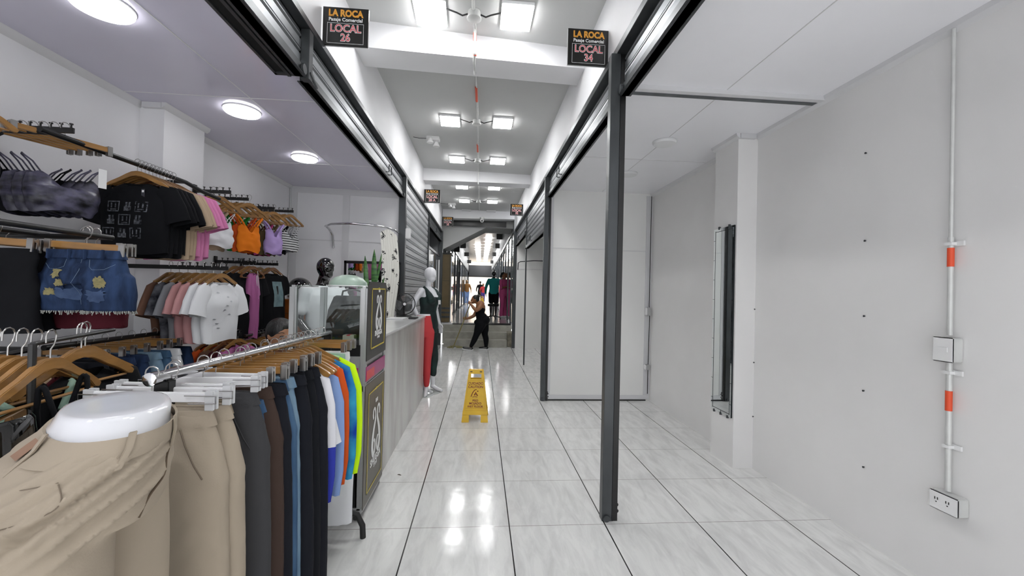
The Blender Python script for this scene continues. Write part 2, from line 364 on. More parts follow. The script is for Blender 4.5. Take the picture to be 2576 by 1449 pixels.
# glass door and dark panel of the dark doorway
t=thing('glass_door','dark glass door inside the doorway before the steps','door',(XL-.04,9.6,0))
B().box(-.006,.006,-1.05,1.1,.05,2.3).obj('pane',mat('smoked_glass','1b1f22',.08,coat=1),t,smooth=0)
b=B(); b.box(-.02,.02,-1.1,-1.05,0,2.35); b.box(-.02,.02,1.1,1.15,0,2.35); b.box(-.02,.02,-1.1,1.15,2.3,2.35); b.box(-.02,.02,.35,.39,0,2.3); b.obj('door_frame','steel',t)
B().box(.02,.05,.80,.86,1.0,2.2).obj('door_pull','white',t,bevel=.005)
# ---------------------------------------------------------------- corridor lamps
def panel_light(x,y,label,lit=True,rz=0,s=.245,d=.30,group=None):
    t=thing('ceiling_light',label,'ceiling light',(x,y,ZC),rz,group)
    B().box(-s/2,s/2,-d/2,d/2,-.028,0).obj('housing','white',t,bevel=.003)
    B().box(-s/2+.004,s/2-.004,-d/2+.004,d/2-.004,-.036,-.028).obj('diffuser','lamp' if lit else 'off',t,bevel=.003)
    return t
rows=[(3.18,'nearest corridor row'),(5.2,'second corridor row'),(6.72,'third corridor row'),(8.47,'fourth corridor row, just past the second beam'),(9.8,'fifth corridor row'),(11.1,'sixth, unlit corridor row')]
for i,(y,nm) in enumerate(rows):
    panel_light(-.435,y,'square %s ceiling panel left of the conduit, %s'%('lit' if i<5 else 'dark',nm),i<5,.03)
    panel_light(.228,y-.02,'square %s ceiling panel right of the conduit, %s'%('lit' if i<5 else 'dark',nm),i<5,.01)
for y in (1.1,-1.0):  # unseen panels added over and behind the camera to light the corridor
    for x,sd in ((-.435,'left'),(.228,'right')): panel_light(x,y,'added unseen lit panel on the %s above the camera at y %.0f'%(sd,y) if 0 else 'added unseen lit panel overhead %s of the conduit, %s the camera'%(sd,'above' if y>0 else 'behind'))
def junction(x,y,label,wires=True):
    t=thing('junction_box',label,'junction box',(x,y,ZC-.005))
    B().lathe([(.048,0),(.05,-.045),(.056,-.047),(.056,-.056),(.05,-.06)],n=20).obj('cover','conduit',t)
    for s,ex in ((-1,-.21),(1,.21)):
        P=[(s*.05,0,-.02),(s*.09,.0,-.035),(s*.13,-.02,-.03),(ex,-.03,-.012)]
        B().tube(P,.006,6).obj('cable','steelb',t)
    return t
for y,nm in ((3.16,'nearest'),(5.17,'second'),(6.70,'third'),(9.75,'fourth'),(11.1,'farthest')):
    junction(-.10,y,'round grey junction box in the ceiling conduit, %s one'%nm)
# conduit along the ceiling
b=B(); zc=ZC-.02
b.tube([(-.11,.2,zc),(-.112,1.8,zc),(-.105,3.10,zc)],.013,8); b.tube([(-.10,3.22,zc),(-.095,3.34,zc),(-.095,3.38,3.40),(-.10,3.45,3.37),(-.10,3.64,3.37),(-.097,3.70,3.42),(-.095,3.76,zc),(-.088,5.1,zc)],.011,8)
b.tube([(-.088,5.2,zc),(-.09,6.65,zc)],.011,8); b.tube([(-.09,6.76,zc),(-.09,7.36,zc),(-.09,7.40,3.37),(-.09,7.70,3.37),(-.09,7.76,zc),(-.09,9.7,zc)],.011,8); b.tube([(-.09,9.8,zc),(-.09,10.95,zc)],.011,8)
t=tag(b.obj('ceiling_conduit','conduit'),'thin grey electrical conduit running along the corridor ceiling','conduit')
for (y0,y1,z) in ((3.385,3.41,3.40),(4.30,4.62,zc),(6.0,6.3,zc)):
    B().tube([(-.096,y0,z),(-.094,y1,z)],.0145,8).obj('orange_band','orange',t)
B().tube([(-.097,3.36,3.56),(-.096,3.37,3.50)],.0145,8).obj('orange_band','orange',t)
def emergency(x,y,label):
    t=thing('emergency_light',label,'emergency light',(x,y,ZC))
    B().box(-.09,.09,-.06,.06,-.05,0).obj('battery_box','white',t,bevel=.006)
    for dx,dy in ((-.03,-.10),(.04,.05)):
        h=B(); h.lathe([(.022,.05),(.034,.02),(.048,-.01),(.046,-.014),(.01,-.012)],(dx,dy,-.10),14,'z'); ho=h.obj('lamp_head','white',t)
        B().tube([(dx,dy,-.05),(dx,dy,-.085)],.008).obj('bracket','white',ho)
    B().tube([(-.09,0,-.02),(-.2,.02,-.015),(-.28,.0,-.01)],.004).obj('cable','steelb',t)
emergency(-.72,5.85,'twin head white emergency light on the ceiling beside the left wall, nearer one')
emergency(-.76,10.25,'twin head white emergency light on the ceiling beside the left wall, farther one')
t=thing('security_camera','small white dome security camera under the far beam','security camera',(-.01,10.93,3.40))
B().lathe([(.06,0),(.06,-.03),(.055,-.05)],n=18).obj('base','conduit',t)
B().ball((0,-.01,-.09),.05,.05,.05).obj('camera_head','white',t); B().ball((0,-.052,-.10),.024,.014,.024).obj('lens','blackg',t)
# round shop lights
def disc(x,y,z,lit,label,r=.12,group=None):
    t=thing('round_ceiling_light',label,'ceiling light',(x,y,z),group=group)
    B().lathe([(r,0),(r+.002,-.005),(r,-.008),(r-.003,-.009)],n=40).obj('rim','white' if lit else 'trimw',t)
    B().lathe([(r-.002,-.007),(r-.003,-.018),(r-.010,-.026),(r*.5,-.029),(.01,-.03)],n=40).obj('diffuser','disc' if lit else 'off',t)
for y,nm in ((2.04,'nearest, cut by the picture top'),(3.165,'middle one'),(4.245,'farthest, near the partition'),(.75,'above the racks beside the camera'),(-.6,'behind the camera')):
    disc(-1.79,y,2.74,True,'round lit flush light in the clothes shop ceiling, %s'%nm)
disc(1.612,3.55,2.82,False,'round unlit light in the empty shop ceiling, nearer one',.105); disc(1.64,4.54,2.82,False,'round unlit light in the empty shop ceiling, farther one',.105)
# attic hatch
t=thing('ceiling_hatch','hatch slot with its dark inside painted black in the clothes shop ceiling','hatch',(-1.19,1.84,2.74))
B().box(-.07,.10,-.9,.72,-.002,.001).obj('painted_dark_inside',mat('painted_void_black','020202',1),t,smooth=0)  # flat black plate paints the darkness inside the hatch
b=B(); b.box(-.085,-.07,-.92,.745,-.012,.0); b.box(-.085,.12,.72,.745,-.012,0); b.obj('frame','steel',t)
B().box(-.0,.02,-.9,.72,-.03,-.003).obj('inner_rail','steel',t)
# ---------------------------------------------------------------- signs
def shop_sign(x,y,z,w,h,num,label,rz=0,tilt=0,detail=True,lett=True):
    t=thing('hanging_sign',label,'sign',(x,y,z),rz); t.rotation_euler=(0,tilt,rz)
    B().box(-w/2,w/2,-.006,.006,-h/2,h/2).obj('sign_board','signk',t,bevel=.001)
    B().box(-w/2-.002,w/2+.002,.006,.009,-h/2-.004,h/2).obj('backing','white',t)
    if not lett: return t
    R=(PI/2,0,0); k=w/.30; yy=-.0068
    text('LA ROCA',.062*k,'amber',t,(0,yy,h*.34),R,off=.0028*k,sx=.86)
    text('Pasaje Comercial',.033*k,'wtxt',t,(0,yy,h*.175),R,off=.0006*k,sx=.98)
    b=B(); fw,f0,f1=w*.40,-h*.45,h*.085; e=.0018*k
    b.box(-fw,fw,yy-.001,yy,f1-e,f1); b.box(-fw,fw,yy-.001,yy,f0,f0+e); b.box(-fw,-fw+e,yy-.001,yy,f0,f1); b.box(fw-e,fw,yy-.001,yy,f0,f1); b.obj('border','wtxt',t)
    for s,zz in (('LOCAL',-h*.06),(num,-h*.30)):
        text(s,.072*k,'wtxt',t,(0,yy,zz),R,off=.0026*k,sx=.9); text(s,.072*k,'red',t,(0,yy-.0012,zz),R,off=-.0004*k,sx=.9)
    return t
for args in ((-.905,2.70,3.12,.285,.245,'26','black hanging sign reading LOCAL 26, nearest on the left'),(.727,2.87,3.20,.298,.258,'34','black hanging sign reading LOCAL 34, nearest on the right'),
 (-.914,7.47,3.13,.285,.24,'28 A','black hanging sign reading LOCAL 28 A above the closed shutter'),(-.90,10.8,3.23,.285,.25,'28','black hanging sign reading LOCAL 28 by the far beam'),
 (.735,8.79,3.206,.285,.245,'32','black hanging sign reading LOCAL 32 on the right wall'),(.712,11.95,3.36,.285,.245,'31','dark hanging sign half hidden behind the far beam on the right')):
    shop_sign(*args)
for i,(x,y,z) in enumerate(((.767,17.6,3.79),(.80,19.95,3.65),(.80,24.9,3.68),(.80,29.9,3.56),(-.98,15.7,3.02),(-.90,19.9,3.60),(-.90,24.9,3.63),(-.88,29.9,3.54))):
    shop_sign(x,y,z,.29,.24,'','small dark shop sign in the far passage, %s side, number %s from the steps'%('right' if x>0 else 'left',('one','two','three','four')[i%4]),lett=False)
# far passage lamps
n=0
for k in range(11):
    for x in (-.22,.33):
        y=19.4+k*1.45
        if x<0 and k<2: continue
        n+=1; t=thing('ceiling_light','bright square lamp in the far passage ceiling beyond the steps','ceiling light',(x,y,3.95),group='lamps of the far passage')
        B().box(-.15,.15,-.12,.12,-.05,0).obj('diffuser','lamp',t,smooth=0)
# ---------------------------------------------------------------- far passage shop fronts
gl=mat('dark_green_glass','2b3a34',.1,coat=1); lg=mat('pale_glass','b9c4d6',.15,coat=1); brn=mat('brown_shelf_panel','6a5a3c',.5,var=.2)
b=B(); c=B(); d=B()
for i,y in enumerate((12.2,13.6,15.0,16.6,18.4,20.5,23,26,29,32)):
    b.box(XL-.02,XL+.03,y,y+.12,.53,3.0); b.box(XR-.03,XR+.02,y-.6,y-.48,.53,3.2)
b.box(XL-.02,XL+.02,12.2,34.8,2.95,3.05); b.box(XR-.03,XR+.02,11.2,34.8,3.05,3.15); struct(b.obj('trim_far_frames','steel',smooth=0))
for y0,y1 in ((13.8,14.9),(20.7,22.9),(29.2,31.9)): c.box(XL-.02,XL,y0,y1,.6,2.9)
for y0,y1 in ((15.2,16.5),(18.0,19.8),(23,28)): c.box(XR-.01,XR+.02,y0,y1,.6,2.6)
struct(c.obj('window_1',lg,smooth=0))
for y0,y1 in ((15.1,16.5),(16.8,18.3),(23.2,29)): d.box(XL-.02,XL,y0,y1,.6,2.9)
for y0,y1 in ((11.2,13.0),(13.2,14.3)): d.box(XR-.01,XR+.02,y0,y1,.6,3.0)
struct(d.obj('window_2',gl,smooth=0))
# tall vitrine above the steps on the left
t=thing('display_cabinet','tall brown display cabinet standing at the top of the steps','cabinet',(-.98,11.75,.545))
B().box(-.13,.13,-.12,.12,.0,1.9).obj('body',brn,t,bevel=.004)
B().box(.13,.15,-.12,.5,.0,1.85).obj('glass_front',lg,t,smooth=0)
b=B(); b.box(-.12,-.10,-.13,-.12,.45,1.88); b.box(.09,.11,-.13,-.12,.45,1.88); b.box(-.12,.11,-.13,-.12,1.15,1.17); b.obj('door_frame',mat('olive_brown','4c4530',.5),t,smooth=0)
for z in (.5,.9,1.3,1.6): B().box(.15,.17,-.10,.48,z,z+.10).obj('shelf_goods',mat('pale_goods','c9bfa8',.5,c2='6a5f52',vscale=14),t,smooth=0)
B().box(-.14,.15,-.13,.5,1.9,1.95).obj('top','steelb',t)
b=B(); 
for z in (.12,.24,.36): b.box(-.12,.12,-.135,-.125,z,z+.05)
b.obj('vent_slats','steel',t)
# ---------------------------------------------------------------- mirror on the pillar
t=thing('wall_mirror','tall narrow mirror with lined border hanging on the white pillar','mirror',(2.147,3.475,1.235))
B().box(-.012,-.004,-.15,.15,-.82,.82).obj('glass','mirror',t,smooth=0)
ml=mat('mirror_bevel_line','2c3134',.2,metal=.6); b=B()
for y in (-.13,.12): b.box(-.0135,-.012,y,y+.004,-.80,.80)
for z in (-.795,.79): b.box(-.0135,-.012,-.13,.124,z,z+.004)
for k in range(9):
    z=-.8+1.6*(k+.5)/9
    for a,c in ((-.15,-.13),(.124,.15)): b.box(-.0133,-.012,a,c,z,z+.003)
for z in (-.82,.794): b.box(-.0133,-.012,-.005,-.001,z,z+.026)
b.box(-.013,0,-.152,-.150,-.82,.82); b.obj('bevel_lines',ml,t,smooth=0)
for y in (-.1,.0,.1):
    B().box(-.018,0,y-.006,y+.006,-.835,-.81).obj('mirror_clip','steel',t,bevel=.001)
for y in (-.08,.07): B().box(-.018,0,y-.006,y+.006,.81,.835).obj('mirror_clip','steel',t,bevel=.001)
# ---------------------------------------------------------------- conduit, switch and outlet on the right wall
t=thing('wall_conduit','grey conduit pipe with orange bands running down the right wall','conduit',(2.30,1.84,.52))
b=B(); b.tube([(-.004,.0,2.27),(-.004,0,1.24)],.0085,10); b.tube([(-.004,.0,1.24),(-.004,0,.76)],.0115,10); b.tube([(-.004,0,.64),(-.002,.0,0)],.0125,10); b.obj('pipe','conduit',t)
for z0,z1 in ((1.616,1.708),(.911,1.008)): B().tube([(-.004,0,z0-.52),(-.004,0,z1-.52)],.0138,10).obj('orange_band','orange',t)
for z in (1.73,1.10,.74):
    b=B(); b.box(-.02,.018,-.016,.016,z-.53,z-.515); b.box(.008,.018,-.045,.016,z-.534,z-.51); b.obj('clamp','white',t,bevel=.001)
t=thing('light_switch','white surface light switch box on the right wall conduit','switch',(2.292,1.845,1.21))
B().box(-.028,.028,-.045,.045,-.058,.058).obj('box','conduit',t,bevel=.004); B().box(-.036,-.028,-.052,.04,-.06,.06).obj('cover_plate','white',t,bevel=.005)
B().box(-.040,-.036,-.030,.012,-.012,.012).obj('rocker','white',t,bevel=.001)
t=thing('power_outlet','white double power outlet box at the foot of the wall conduit','outlet',(2.292,1.83,.47))
B().box(-.028,.028,-.062,.055,-.045,.042).obj('box','conduit',t,bevel=.004); B().box(-.036,-.028,-.066,.06,-.046,.042).obj('cover_plate','white',t,bevel=.006)
b=B()
for y in (-.03,.018):
    b.box(-.0368,-.036,y,y+.004,.002,.014); b.box(-.0368,-.036,y+.012,y+.016,.002,.014); b.lathe([(.003,-.0368),(.003,-.036)],(0,y+.008,-.008),8,'x')
b.obj('socket_slots','black',t)
cab=tag(B().tube([(2.288,5.40,2.78),(2.285,5.405,1.3),(2.292,5.40,1.15),(2.286,5.405,.5),(2.286,5.41,.1)],.005,6).obj('corner_cable','black'),'black cable hanging in the far corner of the empty shop','cable')
for z,l in ((1.215,'upper small socket box on the black cable in the shop corner'),(.463,'lower small socket box on the black cable in the shop corner')):
    t=thing('socket_box',l,'socket',(2.27,5.395,z)); B().box(-.02,.03,-.02,.02,-.055 if z>1 else -.035,.055 if z>1 else .035).obj('box','alu',t,bevel=.004); B().box(-.04,-.02,-.022,.02,-.05 if z>1 else -.03,.05 if z>1 else .03).obj('cover_plate','white',t,bevel=.004)
for (y,z) in ((2.315,2.336),(2.311,1.801),(2.308,1.345),(2.306,.895),(2.298,.44),(3.297,.437),(3.299,.892),(3.301,1.342)):
    b=B(); b.lathe([(.006,-.008),(.004,0)],n=8,ax='x'); tag(b.obj('wall_screw','steel',loc=(2.319,y,z)),'small dark screw left in the right shop wall','screw','screws in the right wall')
t=thing('motion_sensor','small white motion sensor on the post before the closed shutter','sensor',(XL+.05,5.6,2.19)); B().box(-.018,.05,-.03,.03,-.07,.07).obj('case','white',t,bevel=.008); B().box(.05,.056,-.02,.02,-.0,.05).obj('lens','off',t,bevel=.002)
# curved rail in the second empty shop
b=B(); b.tube([(.93,10.38,2.0),(.93,10.33,2.17),(.98,10.28,2.2),(1.3,10.1,2.22),(1.7,10.1,2.22),(2.1,10.2,2.22),(2.3,10.35,2.2)],.012)
tag(b.obj('curtain_rail','steel'),'curved dark curtain rail in the second empty shop','curtain rail')
# ---------------------------------------------------------------- wet floor sign
def wet_sign(loc,rz,label,letter=True):
    ye=mat('yellow_plastic','e0b412',.35,var=.1,vscale=10); yd=mat('yellow_plastic_recess','d3a50c',.4); rp=mat('red_brown_print','7a2a18',.5)
    t=thing('wet_floor_sign',label,'sign',loc,rz); H=.60; t.scale=(1.08,1,.93)
    for s in (-1,1):
        # panel leaning: outline in (u=x, w=height), hole cut as frame pieces
        def hw(w): return .075+(.135-.075)*(1-w/H)
        def P(u,w,o): return (u, s*(-.115*(1-w/H)-.012)+s*(-o), w)
        b=B(); n0=0
        def plate(w0,w1,ua,ub,o0=0,o1=.012):
            A=[P(ua(w0),w0,o0),P(ub(w0),w0,o0),P(ub(w1),w1,o0),P(ua(w1),w1,o0)]; C=[P(ua(w0),w0,o1),P(ub(w0),w0,o1),P(ub(w1),w1,o1),P(ua(w1),w1,o1)]; b.rings([A,C])
        L=lambda w:-hw(w); R_=lambda w:hw(w)
        plate(0,.085,lambda w:-hw(w),lambda w:-.06); plate(0,.085,lambda w:.06,lambda w:hw(w)); plate(.085,.49,L,R_)
        plate(.49,.55,L,lambda w:-.055); plate(.49,.55,lambda w:.055,R_); plate(.55,H,L,R_)
        plate(.085,.135,lambda w:-hw(w)-.002,lambda w:hw(w)+.002,0,.018)
        b.obj('front_panel' if s>0 else 'rear_panel',ye,t,bevel=.003)
        if s<0: continue
        b=B()
        def bar(w0,w1,u0,u1): plate_=[P(u0,w0,.0125),P(u1,w0,.0125),P(u1,w1,.0125),P(u0,w1,.0125)],[P(u0,w0,.016),P(u1,w0,.016),P(u1,w1,.016),P(u0,w1,.016)]; b.rings(list(plate_))
        bar(.155,.16,-.10,.10); bar(.475,.48,-.072,.072)
        for sx in (-1,1):
            A=[P(sx*.10,.155,.0125),P(sx*.104,.155,.0125),P(sx*.076,.48,.0125),P(sx*.072,.48,.0125)]; C=[P(sx*.10,.155,.016),P(sx*.104,.155,.016),P(sx*.076,.48,.016),P(sx*.072,.48,.016)]; b.rings([A,C])
        b.obj('raised_frame',yd,t)
        th=math.atan2(.115,H)
        if letter:
            for body,w,sz in (('CUIDADO',.44,.040),('CAUTION',.40,.040),('PISO',.245,.034),('MOJADO',.213,.036),('WET FLOOR',.178,.033)):
                text(body,sz,rp,t,P(0,w,.0135),(PI/2-th,0,0),off=.0008,sx=.85)
            b=B() # falling figure pictogram
            for pts,r in (([(-.045,.29),(-.03,.335),(-.01,.365),(.01,.372)],.004),([(-.012,.305),(.004,.34),(.012,.315),(.022,.30)],.006),([(-.03,.285),(-.005,.292),(.02,.285)],.003)):
                b.tube([P(u,w,.0135) for u,w in pts],r,6)
            b.ball(P(.022,.352,.0135),.007,.003,.007,8,6); b.obj('pictogram',rp,t)
            for sx in (-1,1): B().box(sx*.05-.012,sx*.05+.012,-.030,-.024,.570,.58).obj('hinge_slot','black',t)
    B().box(-.06,.06,-.012,.012,H-.014,H).obj('hinge',ye,t)
    return t
wet_sign((-.028,4.65,0),-.03,'yellow CUIDADO wet floor sign standing on the tiles in mid corridor')
wet_sign((.11,27,.53),0,'tiny yellow floor sign standing far off in the bright passage',False)
# ---------------------------------------------------------------- poster cabinet
marb=mat('marble_laminate','c9c8c6',.2,c2='b4b2ae',vscale=3,stretch=(2,2,.5)); pk=mat('magenta_panel','a02c72',.3); pst=mat('poster_black','2c2a29',.35); pst2=mat('poster_brown','4a443d',.35); gold=mat('gold_print','d8c23c',.35,var=.3,vscale=30)
t=thing('display_case','wheeled aluminium display case with SHUGGA posters on its side','display case',(-.935,2.865,0))
X0,X1,Yn,Yf=-.235,.235,-.265,.265
for x in (X0,X1-.045):
    for y in (Yn,Yf-.045): B().box(x,x+.045,y,y+.045,.06,1.455).obj('corner_post','alu',t,bevel=.012)
B().box(X0,X1,Yn,Yf,.05,.085).obj('bottom_frame','alu',t,bevel=.004); B().box(X0,X1,Yn,Yf,.80,.84).obj('middle_frame','alu',t,bevel=.004)
B().box(X0+.01,X1-.012,Yn+.012,Yf-.012,.085,.80).obj('lower_cupboard','black',t,smooth=0)
B().box(X0+.01,X1-.012,Yn+.01,Yf-.01,.84,1.02).obj('middle_box','alu',t,smooth=0)
B().box(X0+.03,X1-.045,Yn+.004,Yn+.010,.862,.948).obj('front_magenta_panel',pk,t,smooth=0)
B().box(X0+.03,X1-.03,Yn+.008,Yf-.03,1.02,1.09).obj('black_drawer','black',t,smooth=0)
B().box(X0+.045,X1-.045,Yn+.008,Yn+.013,1.10,1.44).obj('front_glass','glass',t,smooth=0)
B().box(X0+.045,X1-.02,Yn+.02,Yf-.02,1.445,1.452).obj('top_glass','glass',t,smooth=0)
# side posters (+x face)
def quadx(b,pts,x0,x1): b.prism(pts,x0,x1,'x'); return b
quadx(B(),[(-.262,.99),(.245,.99),(.245,1.45),(.21,1.487),(-.225,1.487),(-.262,1.45)],.235,.240).obj('upper_poster',pst,t,smooth=0)
up=[c for c in t.children if c.name.startswith('upper_poster')][0]
quadx(B(),[(-.262,.07),(.245,.07),(.245,.835),(-.262,.835)],.235,.239).obj('lower_poster',pst2,t,smooth=0)
lo=[c for c in t.children if c.name.startswith('lower_poster')][0]
quadx(B(),[(-.255,.862),(.24,.862),(.24,.952),(-.255,.952)],.235,.2385).obj('side_magenta_panel',pk,t,smooth=0)
b=B(); b.box(.2385,.2395,-.25,-.06,.868,.925); b.obj('red_sticker',mat('red_sticker','cf3d46',.35),t,bevel=.0004)
def poster_art(par,u0,u1,v0,v1,cu,cv,k):
    b=B(); w=.009; xs=.2405
    for a in ((u0,u1,v1-w,v1),(u0,u1,v0,v0+w),(u0,u0+w,v0,v1),(u1-w,u1,v0,v1)): b.box(xs,xs+.001,*a)
    b.ball((xs,(u0+u1)/2,v1-.004),.001,.03,.009,10,6); b.obj('gold_frame',gold,par,smooth=0)
    b=B()
    def rib(P,wd):
        P=[Vector((u,v)) for u,v in P]; A=[];C=[]
        for i,p in enumerate(P):
            tt=(P[min(i+1,len(P)-1)]-P[max(i-1,0)]).normalized(); nn=Vector((-tt.y,tt.x)); ww=wd[i] if isinstance(wd,list) else wd
            A.append(p+nn*ww); C.append(p-nn*ww)
        for i in range(len(P)-1):
            q=[A[i],A[i+1],C[i+1],C[i]]; b.rings([[(xs,cu+p.x*k*1.30,cv+p.y*k) for p in q],[(xs+.0012,cu+p.x*k*1.30,cv+p.y*k) for p in q]])
    for s in (-1,1):
        base=[(-.056,.100),(-.066,.128),(-.058,.156),(-.040,.166),(-.024,.150),(-.017,.118),(-.022,.080),(-.048,.03),(-.068,-.03),(-.072,-.09),(-.056,-.135),(-.034,-.140),(-.019,-.112),(-.018,-.075),(-.032,-.050),(-.046,-.060)]
        pts=[]; 
        for i in range(len(base)-1):
            p0=Vector(base[max(i-1,0)]);p1=Vector(base[i]);p2=Vector(base[i+1]);p3=Vector(base[min(i+2,len(base)-1)])
            for q in range(3):
                u=q/3; pts.append(tuple(.5*((2*p1)+(p2-p0)*u+(2*p0-5*p1+4*p2-p3)*u*u+(-p0+3*p1-3*p2+p3)*u**3)))
        rib([(x*s,y) for x,y in pts],[.0085 if i<15 else (.0085+.0095*min(1,(i-15)/8) if i<33 else .0105) for i in range(len(pts))])
        rib([(.012*s,.20),(.014*s,.225)],.008)
    b.obj('logo','wtxt',par,smooth=0)
    text('SHUGGA',.066*k*1.0,'wtxt',par,(xs,cu,cv-.185*k),(PI/2,0,PI/2),off=.0012,sx=1.0)
    text('STORE',.030*k,'wtxt',par,(xs,cu,cv-.225*k),(PI/2,0,PI/2),sx=1.0)
poster_art(up,-.17,.19,1.05,1.445,.02,1.275,.72)
poster_art(lo,-.19,.20,.13,.77,.02,.47,1.0)
for x,y in ((X0+.04,Yn+.03),(X1-.04,Yn+.03),(X1-.035,Yf+.005),(X0+.04,Yf-.03)):
    c=B().lathe([(.008,-.012),(.03,-.012),(.032,0),(.03,.012),(.008,.012)],(x,y,.032),20,'x').obj('caster_wheel','black',t)
    b=B(); b.box(x-.018,x+.018,y-.02,y+.02,.05,.06); b.box(x-.018,x-.014,y-.015,y+.015,.025,.055); b.box(x+.014,x+.018,y-.015,y+.015,.025,.055); b.obj('fork','alu',c)
# things in and on the case
t=thing('cream_carton','small cream carton on the drawer inside the glass case','box',(-.83,2.70,1.09)); B().box(-.035,.035,-.03,.03,.0,.055).obj('carton',mat('cream_card','cfc6b4',.6),t,bevel=.003); B().box(-.01,.01,-.031,.031,.05,.0556).obj('red_tab','red',t)
t=thing('pale_green_bowl','pale green translucent domed cover on top of the display case','cover',(-.90,2.87,1.452)); B().lathe([(.125,0),(.12,.03),(.09,.06),(.045,.078),(.001,.082)],n=28).obj('dome',mat('pale_green_plastic','b9cfc0',.3,trans=.35),t); B().lathe([(.128,0),(.132,.004),(.128,.008)],n=28).obj('rim','white',t)
t=thing('black_bag','large black handbag standing inside the glass case','bag',(-.89,2.92,1.09))
b=B(); b.rings([[(x*s,y*s2,z) for x,y in ((-.14,-.07),(0,-.08),(.14,-.07),(.15,0),(.14,.07),(0,.08),(-.14,.07),(-.15,0))] for s,s2,z in ((1,1,0),(1.03,1.1,.08),(.97,.9,.2),(.8,.4,.29),(.7,.2,.30))]); b.obj('bag_body','black',t,smooth=60)
b=B(); b.tube([(-.07,0,.28),(-.06,0,.33),(0,0,.345),(.06,0,.33),(.07,0,.28)],.007); b.obj('handle','blackg',t)
# ---------------------------------------------------------------- counter
t=thing('shop_counter','marble fronted sales counter along the shop front','counter',(-.97,4.36,0))
B().box(-.22,.232,-1.20,1.19,0,1.07).obj('marble_body',marb,t,bevel=.003)
B().box(-.24,.245,-1.21,1.20,1.07,1.09).obj('counter_top',mat('white_laminate','dcdcdc',.12,var=.06,vscale=3),t,bevel=.003)
# white tray and tablet
t=thing('white_tray','white plastic tray lying near the far end of the counter','tray',(-.98,4.95,1.09)); B().box(-.10,.10,-.14,.14,0,.012).obj('tray','white',t,bevel=.005)
t=thing('card_reader','dark handheld card reader lying on the counter end','card reader',(-.80,5.02,1.09)); B().box(-.045,.045,-.11,.11,0,.02).obj('case','black',t,bevel=.006); B().box(-.03,.03,.01,.09,.02,.0215).obj('screen','blackg',t)
# fan
t=thing('desk_fan','small black desk fan on the counter end','fan',(-.965,5.30,1.09),.25)
B().lathe([(.095,0),(.098,.01),(.08,.022),(.02,.028)],n=28,sy=.8).obj('base','black',t); B().tube([(0,.02,.02),(0,.03,.08),(0,.03,.15)],.014).obj('stem','black',t)
b=B(); cz=.165
for r,y in ((.135,-.02),(.135,.02),(.09,-.046)): b.tube([(r*math.cos(a),y,cz+r*math.sin(a)) for a in [2*PI*k/32 for k in range(32)]],.0018 if r<.13 else .004,5,closed=True)
for k in range(40):
    a=2*PI*k/40; ca,sa=math.cos(a),math.sin(a); b.tube([(.02*ca,-.052,cz+.02*sa),(.08*ca,-.047,cz+.08*sa),(.135*ca,-.02,cz+.135*sa),(.135*ca,.02,cz+.135*sa),(.03*ca,.052,cz+.03*sa)],.0007,4)
b.obj('cage','black',t); fb=mat('smoky_fan_blade','55585a',.15,trans=.4,coat=.5)
for k in range(3):
    a0=2*PI*k/3+.5; b=B(); R0=[];R1=[]
    for q in range(7):
        a=a0+q*.26; rr=.115*(1-.15*abs(q-3)/3); dy=.02-q*.006; R0.append((.03*math.cos(a),dy,cz+.03*math.sin(a))); R1.append((rr*math.cos(a),dy,cz+rr*math.sin(a)))
    b.rings([R0,R1],False,False); b.obj('blade',fb,t)
B().lathe([(.001,-.06),(.024,-.056),(.026,-.045),(.026,.04),(.001,.06)],(0,0,cz),20,'y').obj('hub','black',t)
B().lathe([(.001,-.0625),(.018,-.061),(.018,-.056)],(0,0,cz),20,'y').obj('badge','white',t)
# snake plant
t=thing('snake_plant','potted snake plant behind the poster top','plant',(-.86,3.30,1.09)); B().lathe([(.055,0),(.07,.10),(.072,.13),(.06,.13),(.055,.12)],n=24).obj('pot',mat('white_pot','c8c4bc',.5),t)
B().lathe([(.062,.118),(.001,.122)],n=20).obj('soil',mat('soil','2a211a',.95),t,smooth=0)
lf=mat('snake_leaf','4c7d3a',.35,c2='27502a',vscale=8,stretch=(1,1,7)); le=mat('leaf_edge','a8b04a',.4)
for a,tilt,h,w in ((.2,.00,.55,.022),(1.9,-.10,.50,.019),(3.6,.17,.52,.013),(5.0,.28,.33,.014),(.9,-.22,.30,.016)):
    b=B(); rs=[]
    for i in range(11):
        u=i/10; ww=w*(.55+.9*u)*(1-u**5) if u<1 else .0005; ww=max(ww,.0006); x=tilt*u*h+.01*math.cos(a)*2; z=.11+u*h; cx=.015*math.sin(u*5+a)
        rs.append([(x-ww,cx+.006,z),(x,cx-.003,z),(x+ww,cx+.006,z),(x,cx+.002,z)])
    b.rings(rs); b.obj('leaf',lf,t,smooth=60)
# ---------------------------------------------------------------- fitting room rail, curtain, mirror
b=B(); b.tube([(-1.93,5.50,1.96),(-1.935,5.48,2.12),(-1.95,5.40,2.19),(-1.93,5.22,2.20),(-1.80,5.04,2.20),(-1.58,4.94,2.20),(-1.35,4.95,2.195),(-1.18,5.06,2.19),(-1.10,5.25,2.185),(-1.09,5.52,2.18)],.013,10)
t=thing('curtain_rail','chrome curved fitting room curtain rail fixed to the partition','curtain rail',(0,0,0)); b.obj('rail','chrome',t)
cm=bpy.data.materials.new('printed_curtain'); cm.use_nodes=True; nt=cm.node_tree; bb=nt.nodes['Principled BSDF']; tc=nt.nodes.new('ShaderNodeTexCoord'); vo=nt.nodes.new('ShaderNodeTexVoronoi'); vo.inputs['Scale'].default_value=8; nzz=nt.nodes.new('ShaderNodeTexNoise'); nzz.inputs['Scale'].default_value=26; nzz.inputs['Detail'].default_value=1
